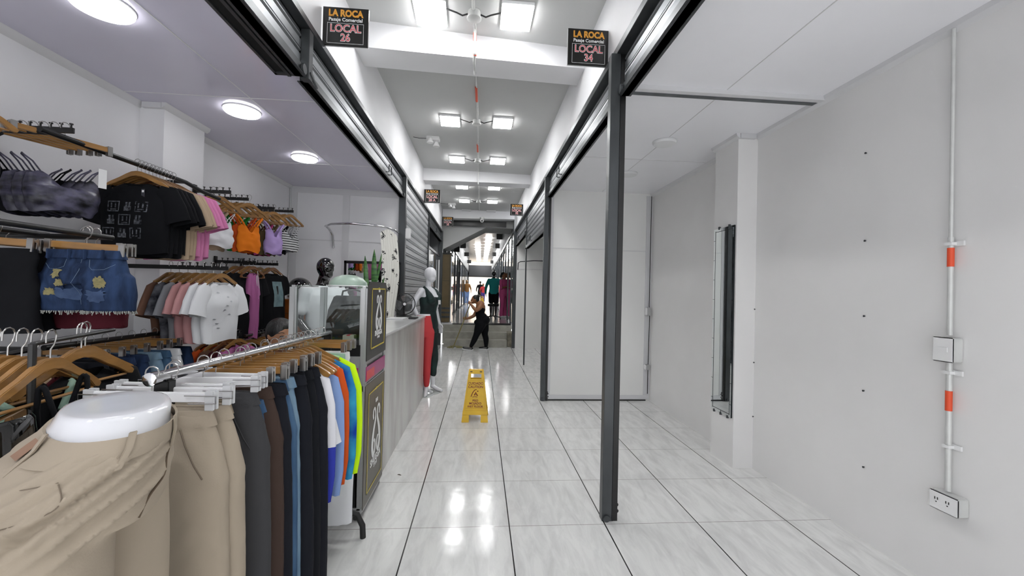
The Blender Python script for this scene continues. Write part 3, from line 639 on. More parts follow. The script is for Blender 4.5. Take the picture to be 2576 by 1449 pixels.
mth=nt.nodes.new('ShaderNodeMath'); mth.operation='MULTIPLY_ADD'; mth.inputs[1].default_value=.9; rr=nt.nodes.new('ShaderNodeValToRGB'); rr.color_ramp.interpolation='CONSTANT'
nt.links.new(tc.outputs['Object'],vo.inputs['Vector']); nt.links.new(tc.outputs['Object'],nzz.inputs['Vector']); nt.links.new(nzz.outputs[0],mth.inputs[0]); nt.links.new(vo.outputs['Distance'],mth.inputs[2]); nt.links.new(mth.outputs[0],rr.inputs[0])
e=rr.color_ramp.elements; e[0].color=lin('16161a'); e[1].position=.70; e[1].color=lin('deddd6'); x=e.new(.615); x.color=lin('16161a'); x=e.new(.555); x.color=lin('deddd6'); x=e.new(.50); x.color=lin('16161a')
nt.links.new(rr.outputs[0],bb.inputs['Base Color']); bb.inputs['Roughness'].default_value=.85
b=B(); rs=[]
for i in range(16):
    z=2.17-1.25*i/15; R=[]
    for k in range(49):
        u=k/48; bx_=-1.215+.15*u+.02*math.sin(i*.3); by_=5.03+.27*u**1.3
        am=.014+.016*min(1,i/6); ph=u*2*PI*7; R.append((bx_+am*math.sin(ph)*.8+.01*math.sin(z*5),by_-am*math.cos(ph)*.5-(.02*i/15 if u>.4 else 0),z-(.06*(1-math.sin(PI*u)) if i==0 else 0)))
    rs.append(R)
b.rings(rs,False,False); tag(b.obj('fitting_room_curtain',cm,smooth=80),'white curtain printed with black face drawings, gathered at the rail end','curtain')
t=thing('framed_mirror','black framed mirror on the partition behind the snake plant','mirror',(-1.42,5.545,1.60))
B().box(-.36,.33,-.01,.0,-.36,.185).obj('glass','mirror',t,smooth=0)
b=B(); b.box(-.375,.345,-.022,.0,.165,.20); b.box(-.375,.345,-.022,0,-.39,-.355); b.box(-.375,-.345,-.022,0,-.39,.20); b.box(.315,.345,-.022,0,-.39,.20); b.obj('frame','black',t,bevel=.002)
# drawer chest with helmet
oc=mat('orange_stained_wood','a35a22',.35,var=.25,vscale=4,stretch=(1,1,6)); bc=mat('burgundy_lacquer','4c1722',.35)
t=thing('storage_chest','orange wooden chest on burgundy drawers against the left wall','chest',(-2.09,4.95,0))
B().box(-.18,.20,-.16,.2,0,.86).obj('burgundy_base',bc,t,bevel=.008); B().box(-.19,.21,-.17,.21,.86,1.30).obj('orange_top',oc,t,bevel=.006)
for z in (.28,.56): B().box(-.17,.19,-.172,-.16,z,z+.012).obj('drawer_gap','black',t)
for z in (1.0,1.14): B().box(-.19,.21,-.175,-.17,z,z+.008).obj('seam','woodd',t)
t=thing('helmet','black helmet with grey visor on the orange chest','helmet',(-2.07,4.88,1.305)); b=B(); b.ball((0,0,.12),.125,.15,.125,24,14); b.obj('shell','blackg',t); B().tube([(-.10,-.05,.03),(0,-.13,.04),(.10,-.08,.03),(.11,0,.03)],.018).obj('trim','alu',t)
# leftover litter on the tiles
b=B(); b.ball((0,0,.003),.012,.005,.003,8,5); b.ball((.014,-.01,.003),.008,.004,.002,8,5); tag(b.obj('leaf_scrap',mat('dry_leaf','4a4438',.9),loc=(-.60,3.25,0)),'tiny dry scrap lying on the tiles beside the counter','litter')
# ================================================================ CLOTHES
def fuse(b,voxel=.01,smooth=4,fn=None,name='m',m='white',parent=None,ang=80):
    me=b.mesh('tmp',m,0); o=bpy.data.objects.new('tmp',me)
    r=o.modifiers.new('r','REMESH'); r.mode='VOXEL'; r.voxel_size=voxel
    if smooth: s=o.modifiers.new('s','SMOOTH'); s.iterations=smooth; s.factor=.6
    me2=tmp_eval(o); bpy.data.objects.remove(o); bpy.data.meshes.remove(me)
    if fn:
        n_=len(me2.vertices); co=[0.0]*(3*n_); no=[0.0]*(3*n_); me2.vertices.foreach_get('co',co); me2.vertices.foreach_get('normal',no)
        for i in range(0,3*n_,3):
            c=Vector(co[i:i+3]); co[i:i+3]=c+Vector(fn(c,Vector(no[i:i+3])))
        me2.vertices.foreach_set('co',co); me2.update()
    me2.name=name; me2.materials.clear(); me2.materials.append(M[m] if isinstance(m,str) else m)
    for p in me2.polygons: p.use_smooth=True
    ob=bpy.data.objects.new(name,me2); COL.objects.link(ob)
    if parent: ob.parent=parent
    return ob
def ell(cx,cy,z,rx,ry,n=28,p=2.0,rot=0,tx=0,ty=0):
    R=[]
    for k in range(n):
        a=2*PI*k/n; c,s=math.cos(a),math.sin(a); x=rx*math.copysign(abs(c)**(2/p),c); y=ry*math.copysign(abs(s)**(2/p),s)
        R.append((cx+x*math.cos(rot)-y*math.sin(rot),cy+x*math.sin(rot)+y*math.cos(rot),z+tx*x+ty*y))
    return R
def hook(par,z1=-.05):
    P=[(-.018,0,-.012),(-.018,0,.004)]+[(.018*math.cos(a),0,.004+.018*math.sin(a)) for a in (PI*.85,PI*.65,PI*.45,PI*.25,PI*.05,-PI*.15)]+[(.010,0,-.02),(0,0,-.03),(0,0,z1)]
    return B().tube(P,.0019,6).obj('hook','wire',par)
def clip(par,x,z,m='wire'):
    b=B(); b.box(x-.011,x+.011,-.012,-.004,z-.03,z+.022); b.box(x-.011,x+.011,.004,.012,z-.03,z+.022); b.tube([(x-.012,0,z+.012),(x+.012,0,z+.012)],.006,8); return b.obj('clip',m,par,bevel=.001)
HW='wooden_hanger'
def curved_hanger(label,group=None,w=.215,col='wood',bar=True):
    t=thing('clothes_hanger',label,'hanger',group=group); hook(t,-.06)
    up=[(0,-.052),(.03,-.056),(.06,-.070),(.10,-.093),(.15,-.117),(w-.01,-.142),(w,-.152)]; dn=[(w-.008,-.165),(w-.03,-.160),(.15,-.140),(.10,-.118),(.06,-.098),(.03,-.086),(0,-.082)]
    poly=up+dn+[(-x,z) for x,z in dn[::-1][1:]]+[(-x,z) for x,z in up[::-1][:-1]]
    B().prism(poly,-.008,.008,'y').obj('shoulder_arms',col,t,bevel=.002)
    if bar: B().tube([(-w+.03,0,-.162),(w-.03,0,-.162)],.0045,8).obj('trouser_bar',col,t)
    return t
def clip_hanger(label,group=None,w=.17,col='wood',kind='clip'):
    t=thing('clip_hanger',label,'hanger',group=group); hook(t,-.05)
    B().box(-w,w,-.006,.006,-.072,-.046).obj('bar',col,t,bevel=.002)
    for s in (-1,1):
        c=clip(t,s*(w+.002),-.062,'wire' if kind=='clip' else 'white_clip')
        if kind!='clip': B().tube([(s*(w-.06),-.014,-.052),(s*(w+.022),-.014,-.052),(s*(w+.022),-.014,-.072),(s*(w-.05),-.014,-.074)],.0016,6).obj('clip_wire','wire',t)
    return t
M['white_clip']=mat('milky_plastic','dfe0e2',.25,trans=.25); M['clear_bar']=mat('milky_bar','e2e2e4',.3)
def wr(x,z,s,a=.004,f=22): return a*noise.noise(Vector((x*f,s*3.1,z*f*.45)))*1.6
def tee_mesh(seed=0,L=.42,w=.235,sl=.17,th=.022,long=False,neck=.075,flare=1.0,hood=False,bw=None):
    b=B(); rs=[]; n=36; bw=bw or w*.86
    zs=[0,.012,.03,.06,.10,.15]+[.15+(L-.15)*i/8 for i in range(1,9)]
    for i,dz in enumerate(zs):
        if dz<.06: hw=neck+(w-neck)*(dz/.06)**.8; t=.010+th*.35*dz/.06
        else:
            u=(dz-.06)/(L-.06); hw=w*(1-.10*min(1,u*5))*(1-u)+bw*flare*u if u>.18 else w*(1-.5*u); t=th*(.45+.75*min(1,u*4))
        z=-.085-dz*1.0; R=[]
        for k in range(n):
            a=2*PI*k/n; x=hw*math.cos(a); y=t*math.copysign(abs(math.sin(a))**.8,math.sin(a))
            dip=0
            if i<2: dip=-.05*math.exp(-(x/.05)**2)*(1 if y<0 else .3)
            y+=wr(x,z,seed,.010*min(1,dz*8),14)+.004*math.sin(x*60+seed)*min(1,dz*4)
            drop=-.055*(abs(x)/w)**1.4*max(0,1-dz/.2)
            R.append((x,y,z+dip+drop+.008*math.sin(a*3+seed)*(dz/L)))
        rs.append(R)
    b.rings(rs,False)
    for s in (-1,1):
        if long: P=[(.16,-.135),(.215,-.165),(.245,-.25),(.262,-.40),(.268,-.55),(.262,-.66)]; r=[.05,.062,.058,.05,.042,.03]
        else: P=[(.14,-.135),(.19,-.165),(.19+sl*.30,-.175-sl*.55),(.19+sl*.48,-.18-sl*1.1)]; r=[.045,.066,.074,.080]
        if not long:
            P=[(x*w/.235,z) for x,z in P]
        rs=[]
        for i,((x,z),rr) in enumerate(zip(P,r)):
            d=Vector((P[min(i+1,len(P)-1)][0]-P[max(i-1,0)][0],0,P[min(i+1,len(P)-1)][1]-P[max(i-1,0)][1])).normalized(); nn=Vector((d.z,0,-d.x)); R=[]
            for k in range(16):
                a=2*PI*k/16; o=nn*rr*math.cos(a); R.append((s*(x+o.x),.45*rr*math.sin(a)*(.8 if i else .5)+wr(x*3,z*3+k*.2,seed+s,.006,9),z+o.z))
            rs.append(R)
        b.rings(rs,False)
    if hood:
        b.rings([ell(0,.03-.0*i,-.10+.035*i-.02,.085-.018*i,.035-.008*i,20) for i in range(3)])
    return b.mesh('garment','white',70)
def cami_mesh(seed=0,L=.22,w=.13,th=.03,top=.20,vneck=.04,flare=1.1,strap=.004,sw=.10,sy=0):
    b=B(); rs=[]; n=36
    for i in range(10):
        u=i/9; hw=w*(.92+.12*math.sin(u*PI))*(1+(flare-1)*u); t=th*(.8+.6*math.sin(u*PI*.8)); R=[]
        for k in range(n):
            a=2*PI*k/n; x=hw*math.cos(a); y=t*math.sin(a)+wr(x,u,seed,.012,16)
            z=-top-.085-L*u
            if i==0: z+=-vneck*math.exp(-(x/(w*.35))**2)+.035*math.exp(-((abs(x)-w*.6)/(w*.3))**2)
            if i==1: z+=-vneck*.4*math.exp(-(x/(w*.35))**2)
            R.append((x,y,z+.01*math.sin(3*a+seed)*u))
        rs.append(R)
    b.rings(rs,False)
    for s in (-1,1):
        for y in (-.02,.02):
            b.tube([(s*w*.6,y,-top-.06),(s*(w*.6+sw)/2,y*.8,-top*.62-.07),(s*sw,y*.3,-.100-.4*(sw-.06)),(s*sw,0,-.095-.4*(sw-.06))],strap,6)
    return b.mesh('garment','white',70)
def pants_mesh(seed=0,L=1.0,w=.185,hip=.22,leg=.10,hem=.085,crotch=.27,th=.05,short=False,sep=.105,out=0):
    b=B(); P=[]
    zs=[0,.03,.07,.12,.18,crotch]
    b.rings([ell(0,0,-z,w+(hip-w)*min(1,z/.18),th*(.45+.7*min(1,z/.12)),40,2.4) for z in zs])
    for s in (-1,1):
        rs=[]; N=14
        for i in range(N):
            u=i/(N-1); z=crotch*.75+(L-crotch*.75)*u; r=leg+(hem-leg)*u+.006*math.sin(u*PI)
            cx=s*(sep*.96+out*u)
            rs.append(ell(cx,0,-z,r,th*(.95+.1*math.sin(u*9+seed)),24,2.2))
        b.rings(rs)
    def fn(c,n):
        u=-c.z; a=.004*noise.noise(Vector((c.x*14,seed,c.z*3)))+.003*noise.noise(Vector((c.x*30+c.z*18,seed+3,c.z*14)))*(.3+math.exp(-u*4))
        d=u-crotch; a+=.006*math.sin((abs(c.x)*1.2+d*1.1)*70)*math.exp(-(d/.10)**2)*math.exp(-(c.x/.12)**2)
        if u<.035: return n*.003
        return n*a+Vector((0,.01*noise.noise(Vector((c.x*4,seed*2,c.z*2.5))),0))
    o=fuse(b,.010,3,fn); me=o.data; bpy.data.objects.remove(o); return me
from mathutils.bvhtree import BVHTree
def tree_of(me): return BVHTree.FromPolygons([v.co for v in me.vertices],[tuple(p.vertices) for p in me.polygons])
TREES={}
def on_front(t,P,off=.001):
    o=[c for c in t.children if c.name.startswith('cloth_body')][0]; k=o.data.name
    if k not in TREES: TREES[k]=tree_of(o.data)
    out=[]
    for x,z in P:
        h=TREES[k].ray_cast(Vector((x,-1,z)),Vector((0,1,0)))
        if h[0] is not None: out.append(h[0]+Vector((0,-off,0)))
    return out
def patch(t,cx,cz,w,h,m,name,rag=.25,off=.0015,n=9):
    b=B(); G=[]
    for j in range(n):
        v=-1+2*j/(n-1); row=[]
        for i in range(n):
            u=-1+2*i/(n-1); k=1-rag*.5*(abs(u)**4+abs(v)**4)/2+rag*(rnd.random()-.5)*(1 if abs(u)==1 or abs(v)==1 else 0)*.8
            q=on_front(t,[(cx+u*w*k,cz+v*h*k)],off); row.append(q[0] if q else None)
        G.append(row)
    for j in range(n-1):
        for i in range(n-1):
            q=[G[j][i],G[j][i+1],G[j+1][i+1],G[j+1][i]]
            if all(p is not None for p in q): b.quad(*q)
    bmesh.ops.remove_doubles(b.b,verts=b.b.verts,dist=1e-6)
    return b.obj(name,m,t,smooth=60)
def recolor(me,m,name):
    k=me.copy(); k.name=name; k.materials.clear(); k.materials.append(m); return k
def garment(me,m,name,label,cat,loc,rz=0,group=None,extra=None,scale=None):
    t=thing(name,label,cat,loc,rz,group)
    o=bpy.data.objects.new('cloth_body',recolor(me,m,'cloth_body')); COL.objects.link(o); o.parent=t
    if scale: t.scale=scale
    if extra: extra(t)
    return t
# ---------------------------------------------------------------- materials of cloth
def stripe_mat(name,a,c,scale,axis=2):
    m=bpy.data.materials.new(name); m.use_nodes=True; nt=m.node_tree; bs=nt.nodes['Principled BSDF']; tc=nt.nodes.new('ShaderNodeTexCoord'); sp=nt.nodes.new('ShaderNodeSeparateXYZ'); q=nt.nodes.new('ShaderNodeMath'); q.operation='MULTIPLY'; q.inputs[1].default_value=scale; fr=nt.nodes.new('ShaderNodeMath'); fr.operation='FRACT'; r=nt.nodes.new('ShaderNodeValToRGB'); r.color_ramp.interpolation='CONSTANT'; r.color_ramp.elements[0].color=lin(a); r.color_ramp.elements[1].color=lin(c); r.color_ramp.elements[1].position=.35
    nt.links.new(tc.outputs['Object'],sp.inputs[0]); nt.links.new(sp.outputs[axis],q.inputs[0]); nt.links.new(q.outputs[0],fr.inputs[0]); nt.links.new(fr.outputs[0],r.inputs[0]); nt.links.new(r.outputs[0],bs.inputs['Base Color']); bs.inputs['Roughness'].default_value=.85; return m
def band_mat(name,stops):
    m=bpy.data.materials.new(name); m.use_nodes=True; nt=m.node_tree; bs=nt.nodes['Principled BSDF']; tc=nt.nodes.new('ShaderNodeTexCoord'); sp=nt.nodes.new('ShaderNodeSeparateXYZ'); q=nt.nodes.new('ShaderNodeMath'); q.operation='MULTIPLY'; q.inputs[1].default_value=-1; r=nt.nodes.new('ShaderNodeValToRGB'); r.color_ramp.interpolation='CONSTANT'
    nt.links.new(tc.outputs['Object'],sp.inputs[0]); nt.links.new(sp.outputs[2],q.inputs[0]); nt.links.new(q.outputs[0],r.inputs[0]); nt.links.new(r.outputs[0],bs.inputs['Base Color']); bs.inputs['Roughness'].default_value=.8
    e=r.color_ramp.elements
    for i,(p,c) in enumerate(stops):
        x=e[i] if i<2 else e.new(p); x.position=p; x.color=lin(c)
    return m
F=dict(black=pmat('0d0e12'),black2=pmat('14161b'),beige=pmat('b39e86'),pink=pmat('cf80ac'),rose=pmat('c08f90'),white=pmat('dedfe2'),grey=pmat('85868c'),brown=pmat('6d4f41'),khaki=pmat('a09484',var=.06,vscale=5),khaki2=pmat('887c68'),
 char=pmat('3c3c3e'),choc=pmat('43352f'),denim=pmat('46627f',c2='2f4a68',vscale=9,stretch=(3,3,.5)),denimd=pmat('2a3c5c',c2='18243c',vscale=9,stretch=(3,3,.6)),denimb=pmat('16181f'),denimlt=pmat('7d97aa',c2='5f7a92',vscale=9,stretch=(3,3,.6)),
 green=pmat('1f7a33'),orange=pmat('e37a1c'),rust=pmat('c3501e'),hot=pmat('c14a80'),olive=pmat('5a4c34'),lilac=pmat('b39bd2'),maroon=pmat('4a1620'),mint=pmat('9dbaa9'),lime=pmat('a9d69a'),neon=pmat('c6f41a'),blue=pmat('2331a0'),ltblue=pmat('7f98c6'),
 tie=pmat('3aa0c0',c2='123a94',vscale=6),floral=pmat('24252c',c2='6c6d74',vscale=14),satin=mat('black_satin_painted_sheen','55536a',.32,c2='050508',vscale=15,stretch=(1,.5,1.6)),teal=pmat('2a9491'),polo=pmat('b0679a'),dgreen=mat('tie_dye_green','12332f',.7,c2='0a1517',vscale=7),red=pmat('c9464a'),  # satin: grey blotches paint the highlights onto black cloth
 stripe=stripe_mat('striped_cloth','16161a','dedede',38),hood=band_mat('white_blue_hoodie',[(0,'dcdce2'),(.42,'2331a0')]))
woodc={'wood':'light wooden','woodd':'brown wooden'}
ordn=['first','second','third','fourth','fifth','sixth','seventh','eighth','ninth','tenth','eleventh','twelfth']
# ---------------------------------------------------------------- long rails
def rail(pts,r,m,label,name='clothes_rail',extra=None):
    t=thing(name,label,'rail',pts[0]); p0=Vector(pts[0]); B().tube([Vector(p)-p0 for p in pts],r,12).obj('pipe',m,t)
    if extra: extra(t,p0)
    return t
def br(t,p0,a,c,r=.012,name='bracket'): B().tube([Vector(a)-p0,Vector(c)-p0],r,8).obj(name,'steelb',t)
RX,RZ=-2.10,2.165
rail([(RX,2.10,RZ),(RX,3.00,RZ),(RX-.0,3.06,RZ),(RX+.02,3.20,RZ-.03),(RX+.05,3.36,RZ-.05)],.014,'steelb','black upper wall rail carrying the T-shirts',extra=lambda t,p0:[br(t,p0,(RX-.0,3.06,RZ),(-2.47,3.06,RZ)),br(t,p0,(RX+.04,3.34,RZ-.09),(-2.305,3.30,RZ-.10),.014),br(t,p0,(RX,2.15,RZ),(-2.47,2.15,RZ))])
rail([(RX,2.15,1.12),(RX,3.25,1.115)],.014,'steelb','black lower wall rail carrying the jeans',extra=lambda t,p0:[br(t,p0,(RX,3.22,1.115),(-2.305,3.22,1.115)),br(t,p0,(-1.95,1.6,1.12),(RX,2.1,1.12)),br(t,p0,(RX,2.1,1.12),(-2.47,2.1,1.12))])
# chrome rolling rack in the foreground
FX,FZ=-.872,1.188
t=thing('rolling_rack','chrome topped rolling rack with trousers and hoodies in the foreground','clothes rack',(FX,1.8,0))
B().tube([(0,-.625,FZ),(0,.66,FZ-.008)],.0165,20).obj('top_rail','chrome',t)
B().lathe([(.014,-.642),(.0185,-.640),(.0185,-.615),(.014,-.612)],(0,0,FZ),20,'y').obj('end_cap','chrome',t)
for y in (-.585,.64): B().box(-.02,.02,y-.014,y+.014,.05 if y>0 else .15,FZ-.012).obj('upright','steelb',t,bevel=.002)
for y in (-.585,.64):
    B().tube([(-.235,y,.0),(-.235,y,.07),(-.20,y,.135),(-.10,y,.165),(.10,y,.165),(.19,y,.135),(.222,y,.07),(.226,y,.0)],.0165,14).obj('foot',mat('rubber_black_tube','1b1b1b',.55),t)
B().tube([(0,-.585,.17),(0,.64,.17)],.012,10).obj('lower_rail','steelb',t)
# ---------------------------------------------------------------- foreground trousers
pm=pants_mesh(1,1.0,.160,.205,.100,.080,sep=.108,out=.035); pm2=pants_mesh(5,1.02,.158,.190,.092,.078,th=.04,sep=.10,out=.03); pmr=pants_mesh(9,.98,.160,.195,.095,.085,th=.045,sep=.105,out=.03)
def waist_parts(mt,pockets=True):
    def f(t):
        b=B(); b.rings([ell(0,0,.004,.160,.024,36,2.4),ell(0,0,-.036,.172,.034,36,2.4)],False); b.rings([ell(0,0,.004,.160,.024,36,2.4),ell(0,0,.002,.155,.020,36,2.4),ell(0,0,-.03,.152,.018,36,2.4)],False); b.obj('waistband',mt,t)
        for x in (-.11,.085): 
            y=-.030*math.sqrt(max(0,1-(x/.18)**2))-.006; B().box(x-.006,x+.006,y-.006,y,-.042,.004).obj('belt_loop',mt,t,bevel=.002)
        if pockets:
            for nm,P,r in (('pocket_seam',[(.10,-.04),(.118,-.08),(.145,-.13),(.165,-.165)],.0022),('fly_seam',[(.0,-.04),(.004,-.09),(.012,-.14),(.0,-.18)],.0018)):
                q=on_front(t,P)
                if len(q)>2: B().tube(q,r,5).obj(nm,mat('soft_seam','6f6356',.9) if mt is F['khaki'] else mt,t)
    return f
def cap(s): return s
tro=[(1.17,'khaki','white','sand coloured trousers, front pair beside the mannequin',pm,'clip'),(1.225,'khaki','white','sand coloured trousers, second on the rolling rack',pm,'clip'),(1.275,'khaki2','white','olive sand trousers, third on the rolling rack',pm2,'clip'),
(1.36,'char','white','charcoal trousers behind the three sand pairs',pm,'clip'),(1.43,'denim','white','short blue jeans peeking behind the charcoal trousers',pm2,'clip'),(1.50,'choc','wood','chocolate brown trousers on the rolling rack',pm,'c'),
(1.55,'denimb','wood','black jeans with pale waist tape behind the brown trousers',pm2,'c'),(1.61,'denim','wood','mid blue jeans between brown and black trousers',pm,'c'),(1.66,'denimlt','wood','light washed jeans right behind the mid blue pair',pm2,'c'),
(1.72,'denimb','wood','black jeans, first of the four black pairs',pmr,'c'),(1.77,'denimb','wood','black jeans, second of the four black pairs',pm2,'c'),(1.82,'black2','wood','black jeans, third of the four black pairs',pmr,'c'),(1.875,'denimb','wood','black jeans, last of the four black pairs',pm,'c')]
for i,(y,c,h,l,me,k) in enumerate(tro):
    rz=rnd.uniform(-.10,.10) if i else -.04; dz=-.085 if i<5 else -.10
    if c=='denim' and i==4: dz=-.125
    xo=.015*math.sin(i*2.3)
    hg=clip_hanger('%s clip hanger holding the %s'%('milky plastic' if h=='white' else 'wooden',l.split(',')[0] if i not in (0,1) else ('front sand trousers' if i==0 else 'second sand trousers')),group='clip hangers on the rolling rack',w=.155,col='clear_bar' if h=='white' else 'wood',kind='white' if h=='white' else 'clip')
    if i>=9: hg['label']='wooden clip hanger of the %s black jeans'%ordn[i-9]
    hg.location=(FX+xo,y,FZ+.012); hg.rotation_euler=(0,0,rz)
    garment(me,F[c],'trousers',l,'trousers',(FX+xo,y,FZ+dz),rz,'trousers on the rolling rack',waist_parts(F[c]))
# tops at the far end of the rolling rack
hm=tee_mesh(3,.60,.23,long=True,th=.03,hood=True); hm2=tee_mesh(8,.55,.225,long=True,th=.028); tm=tee_mesh(4,.72,.21,sl=.15,th=.03)
def drawstring(t):
    B().tube([(.10,-.04,-.62),(.085,-.05,-.70),(.10,-.05,-.76),(.12,-.05,-.70),(.11,-.04,-.64)],.004,6).obj('drawstring','white',t)
tops=[(1.93,hm2,'hood','white and royal blue sweatshirt behind the black jeans','sweatshirt',-.02,None),(1.975,tm,'white','long white top with drawstring reaching near the floor','top',-.10,drawstring),(2.02,hm,'ltblue','light blue hoodie between the white top and tie-dye hoodie','hoodie',-.03,None),
(2.065,hm,'rust','orange red hoodie mostly hidden behind the light blue one','hoodie',-.0,None),(2.11,hm,'tie','blue and teal tie-dye hoodie with long sleeve showing','hoodie',.02,None),(2.165,hm,'neon','neon yellow hoodie on the rolling rack','hoodie',.03,None)]
for i,(y,me,c,l,cat,dz,ex) in enumerate(tops):
    rz=rnd.uniform(-.06,.06)
    h=curved_hanger('curved wooden hanger inside the %s'%l.split(' behind')[0].split(' with')[0].split(' between')[0].split(' mostly')[0].split(' on the')[0],'curved hangers on the rolling rack',w=.20); h.location=(FX,y,FZ+.012); h.rotation_euler=(0,0,rz)
    garment(me,F[c],cat.replace(' ','_'),l,cat,(FX-.012,y,FZ-.005+min(0,dz)),rz,None,ex,((.78,.80,.82,.84,.90,.93)[i],1,1.05 if c!='white' else 1.12))
for i,(y,c,l) in enumerate(((2.23,'lime','pale green singlet clipped near the far rack end'),(2.29,'mint','mint singlet clipped behind the pale green one'),(2.35,'white','white satin trousers clipped at the far rack end'))):
    h=clip_hanger('wooden clip hanger holding the %s'%l.split(' clipped')[0],'clip hangers on the rolling rack',.17); h.location=(FX,y,FZ+.012); h.rotation_euler=(0,0,.1*(i-1)-.1)
    garment(pants_mesh(20+i,.55 if i<2 else .95,.15,.17,.08,.09,th=.035),F[c],'clothing',l,'clothing',(FX,y,FZ-.10),.1*(i-1)-.1,None)
# ---------------------------------------------------------------- upper rail T-shirts
crop=tee_mesh(2,.44,.225,sl=.14,th=.032); crop2=tee_mesh(6,.455,.225,sl=.15,th=.03)
def graphic(t):
    sq=mat('sequin_print','8f939a',.3,metal=.7,c2='2a2b30',vscale=60); dk=F['black']
    for r in range(3):
        for c in range(3):
            x=-.105+.082*c-.012*r; z=-.245-.080*r
            def P(dx,dz,w,h,name='sequin_motif'): return patch(t,x+dx,z+dz,w,h,sq,name,0,.003,4)
            b=B()
            if (r+c)%2==0: parts=[(0,.029,.034,.003),(0,-.029,.034,.003),(-.032,0,.003,.03),(.032,0,.003,.03),(-.012,.006,.004,.014),(.012,.006,.004,.014),(0,-.018,.018,.004)]
            else: parts=[(0,-.013,.022,.014),(-.010,.013,.006,.014),(.010,.013,.006,.014)]
            for dx,dz,w,h in parts:
                q=on_front(t,[(x+dx-w,z+dz-h),(x+dx+w,z+dz-h),(x+dx+w,z+dz+h),(x+dx-w,z+dz+h)],.003)
                if len(q)==4: b.quad(*q)
            b.obj('sequin_motif',sq,t,smooth=0)
    q=on_front(t,[(.055,-.16)],.004)[0]; b=B(); b.box(.046,.066,q.y-.002,q.y,-.215,-.135); b.obj('price_tag',mat('dark_tag','3a3a40',.4),t); B().box(.050,.062,q.y-.0035,q.y-.002,-.155,-.142).obj('tag_print','wtxt',t)
rows_=[('black','black T-shirt with silver sequin motifs, front of the upper rail',graphic)]+[('black','black cropped T-shirt, %s on the upper rail'%ordn[i],None) for i in (1,2,3,4)]+[('beige','beige cropped T-shirt, %s on the upper rail'%ordn[i],None) for i in (5,6,7)]+[('pink','pink cropped T-shirt, %s on the upper rail'%ordn[i],None) for i in (8,9,10)]
for i,(c,l,ex) in enumerate(rows_):
    y=2.655+i*.029; rz=(-.03 if i==0 else rnd.uniform(-.05,.05)); me=crop if i%2==0 else crop2
    h=curved_hanger('%s hanger, %s on the upper T-shirt rail'%('dark brown' if i==8 else 'light wooden',ordn[i]),'hangers on the upper rail',.20,'woodd' if i in(5,8) else 'wood'); h.location=(RX,y,RZ+.012); h.rotation_euler=(0,0,rz)
    garment(me,F[c],'t_shirt',l,'T-shirt',(RX+.004*i,y,RZ-.018),rz,'T-shirts on the upper rail' if i else None,ex)
# ---------------------------------------------------------------- wall arms (faceouts) with garments
def wall_arm(y,z,xt,label,x0=-2.465,n=7):
    t=thing('pinned_display_bar',label,'display bar',(x0,y,z)); L=xt-x0
    B().box(0,L,-.006,.006,-.014,.014).obj('bar','steelb',t,bevel=.001); B().box(-.0,.012,-.02,.02,-.05,.05).obj('wall_plate','steelb',t,bevel=.002)
    for k in range(n):
        x=L-.012-k*.048
        if x<.03: break
        b=B(); b.cyl((x,0,.012),(x,0,.03),.004,6); b.cyl((x,0,.03),(x,0,.036),.008,8); b.obj('pin','steelb',t)
    return t
cm1=cami_mesh(1,.21,.105,top=.15,sw=.13,strap=.008); cm2=cami_mesh(2,.18,.11,top=.15,flare=1.15,sw=.13,strap=.003); cm3=cami_mesh(4,.22,.10,.035,top=.13,sw=.12,strap=.009,vneck=.06)
bra=cami_mesh(7,.16,.15,.05,top=.15,vneck=.06,flare=.85,sw=.15,strap=.0035)
arms=[(1.72,2.22,-2.02,'black wall arm nearest the camera with black bra tops'),(2.24,2.21,-2.08,'black pinned wall arm above the satin bra tops'),(3.45,2.19,-2.02,'black wall arm holding the white sparkly top'),(3.85,2.22,-2.10,'black pinned wall arm above the orange camisole'),(4.31,2.23,-2.10,'black pinned wall arm above the lilac top'),(4.73,2.28,-2.10,'farthest black pinned wall arm, over the striped top')]
for y,z,xt,l in arms: wall_arm(y,z,xt,l,x0=-2.465 if not 3.1<y<3.6 else -2.30)
def red_tag(t): B().box(.03,.075,-.062,-.060,-.24,-.14).obj('red_tag',mat('glossy_red_tag','b3202f',.3),t)
def white_tag(t): B().box(.10,.135,-.075,-.073,-.24,-.14).obj('white_tag','wtxt',t)
hung=[]
for i in range(5): hung.append((-2.05-.065*i,1.72,2.22,'c',1.3,bra,'black','black bra top on the nearest wall arm, %s from the tip'%ordn[i],red_tag if i==0 else None))
for i in range(5): hung.append((-2.12-.05*i,2.24,2.21,'k',1.20+.05*(i%2),bra,'satin' if i!=3 else 'black','%s satin bra top on the second wall arm, %s from the tip'%('painted-sheen black' if i!=3 else 'plain black',ordn[i]),white_tag if i==0 else None))
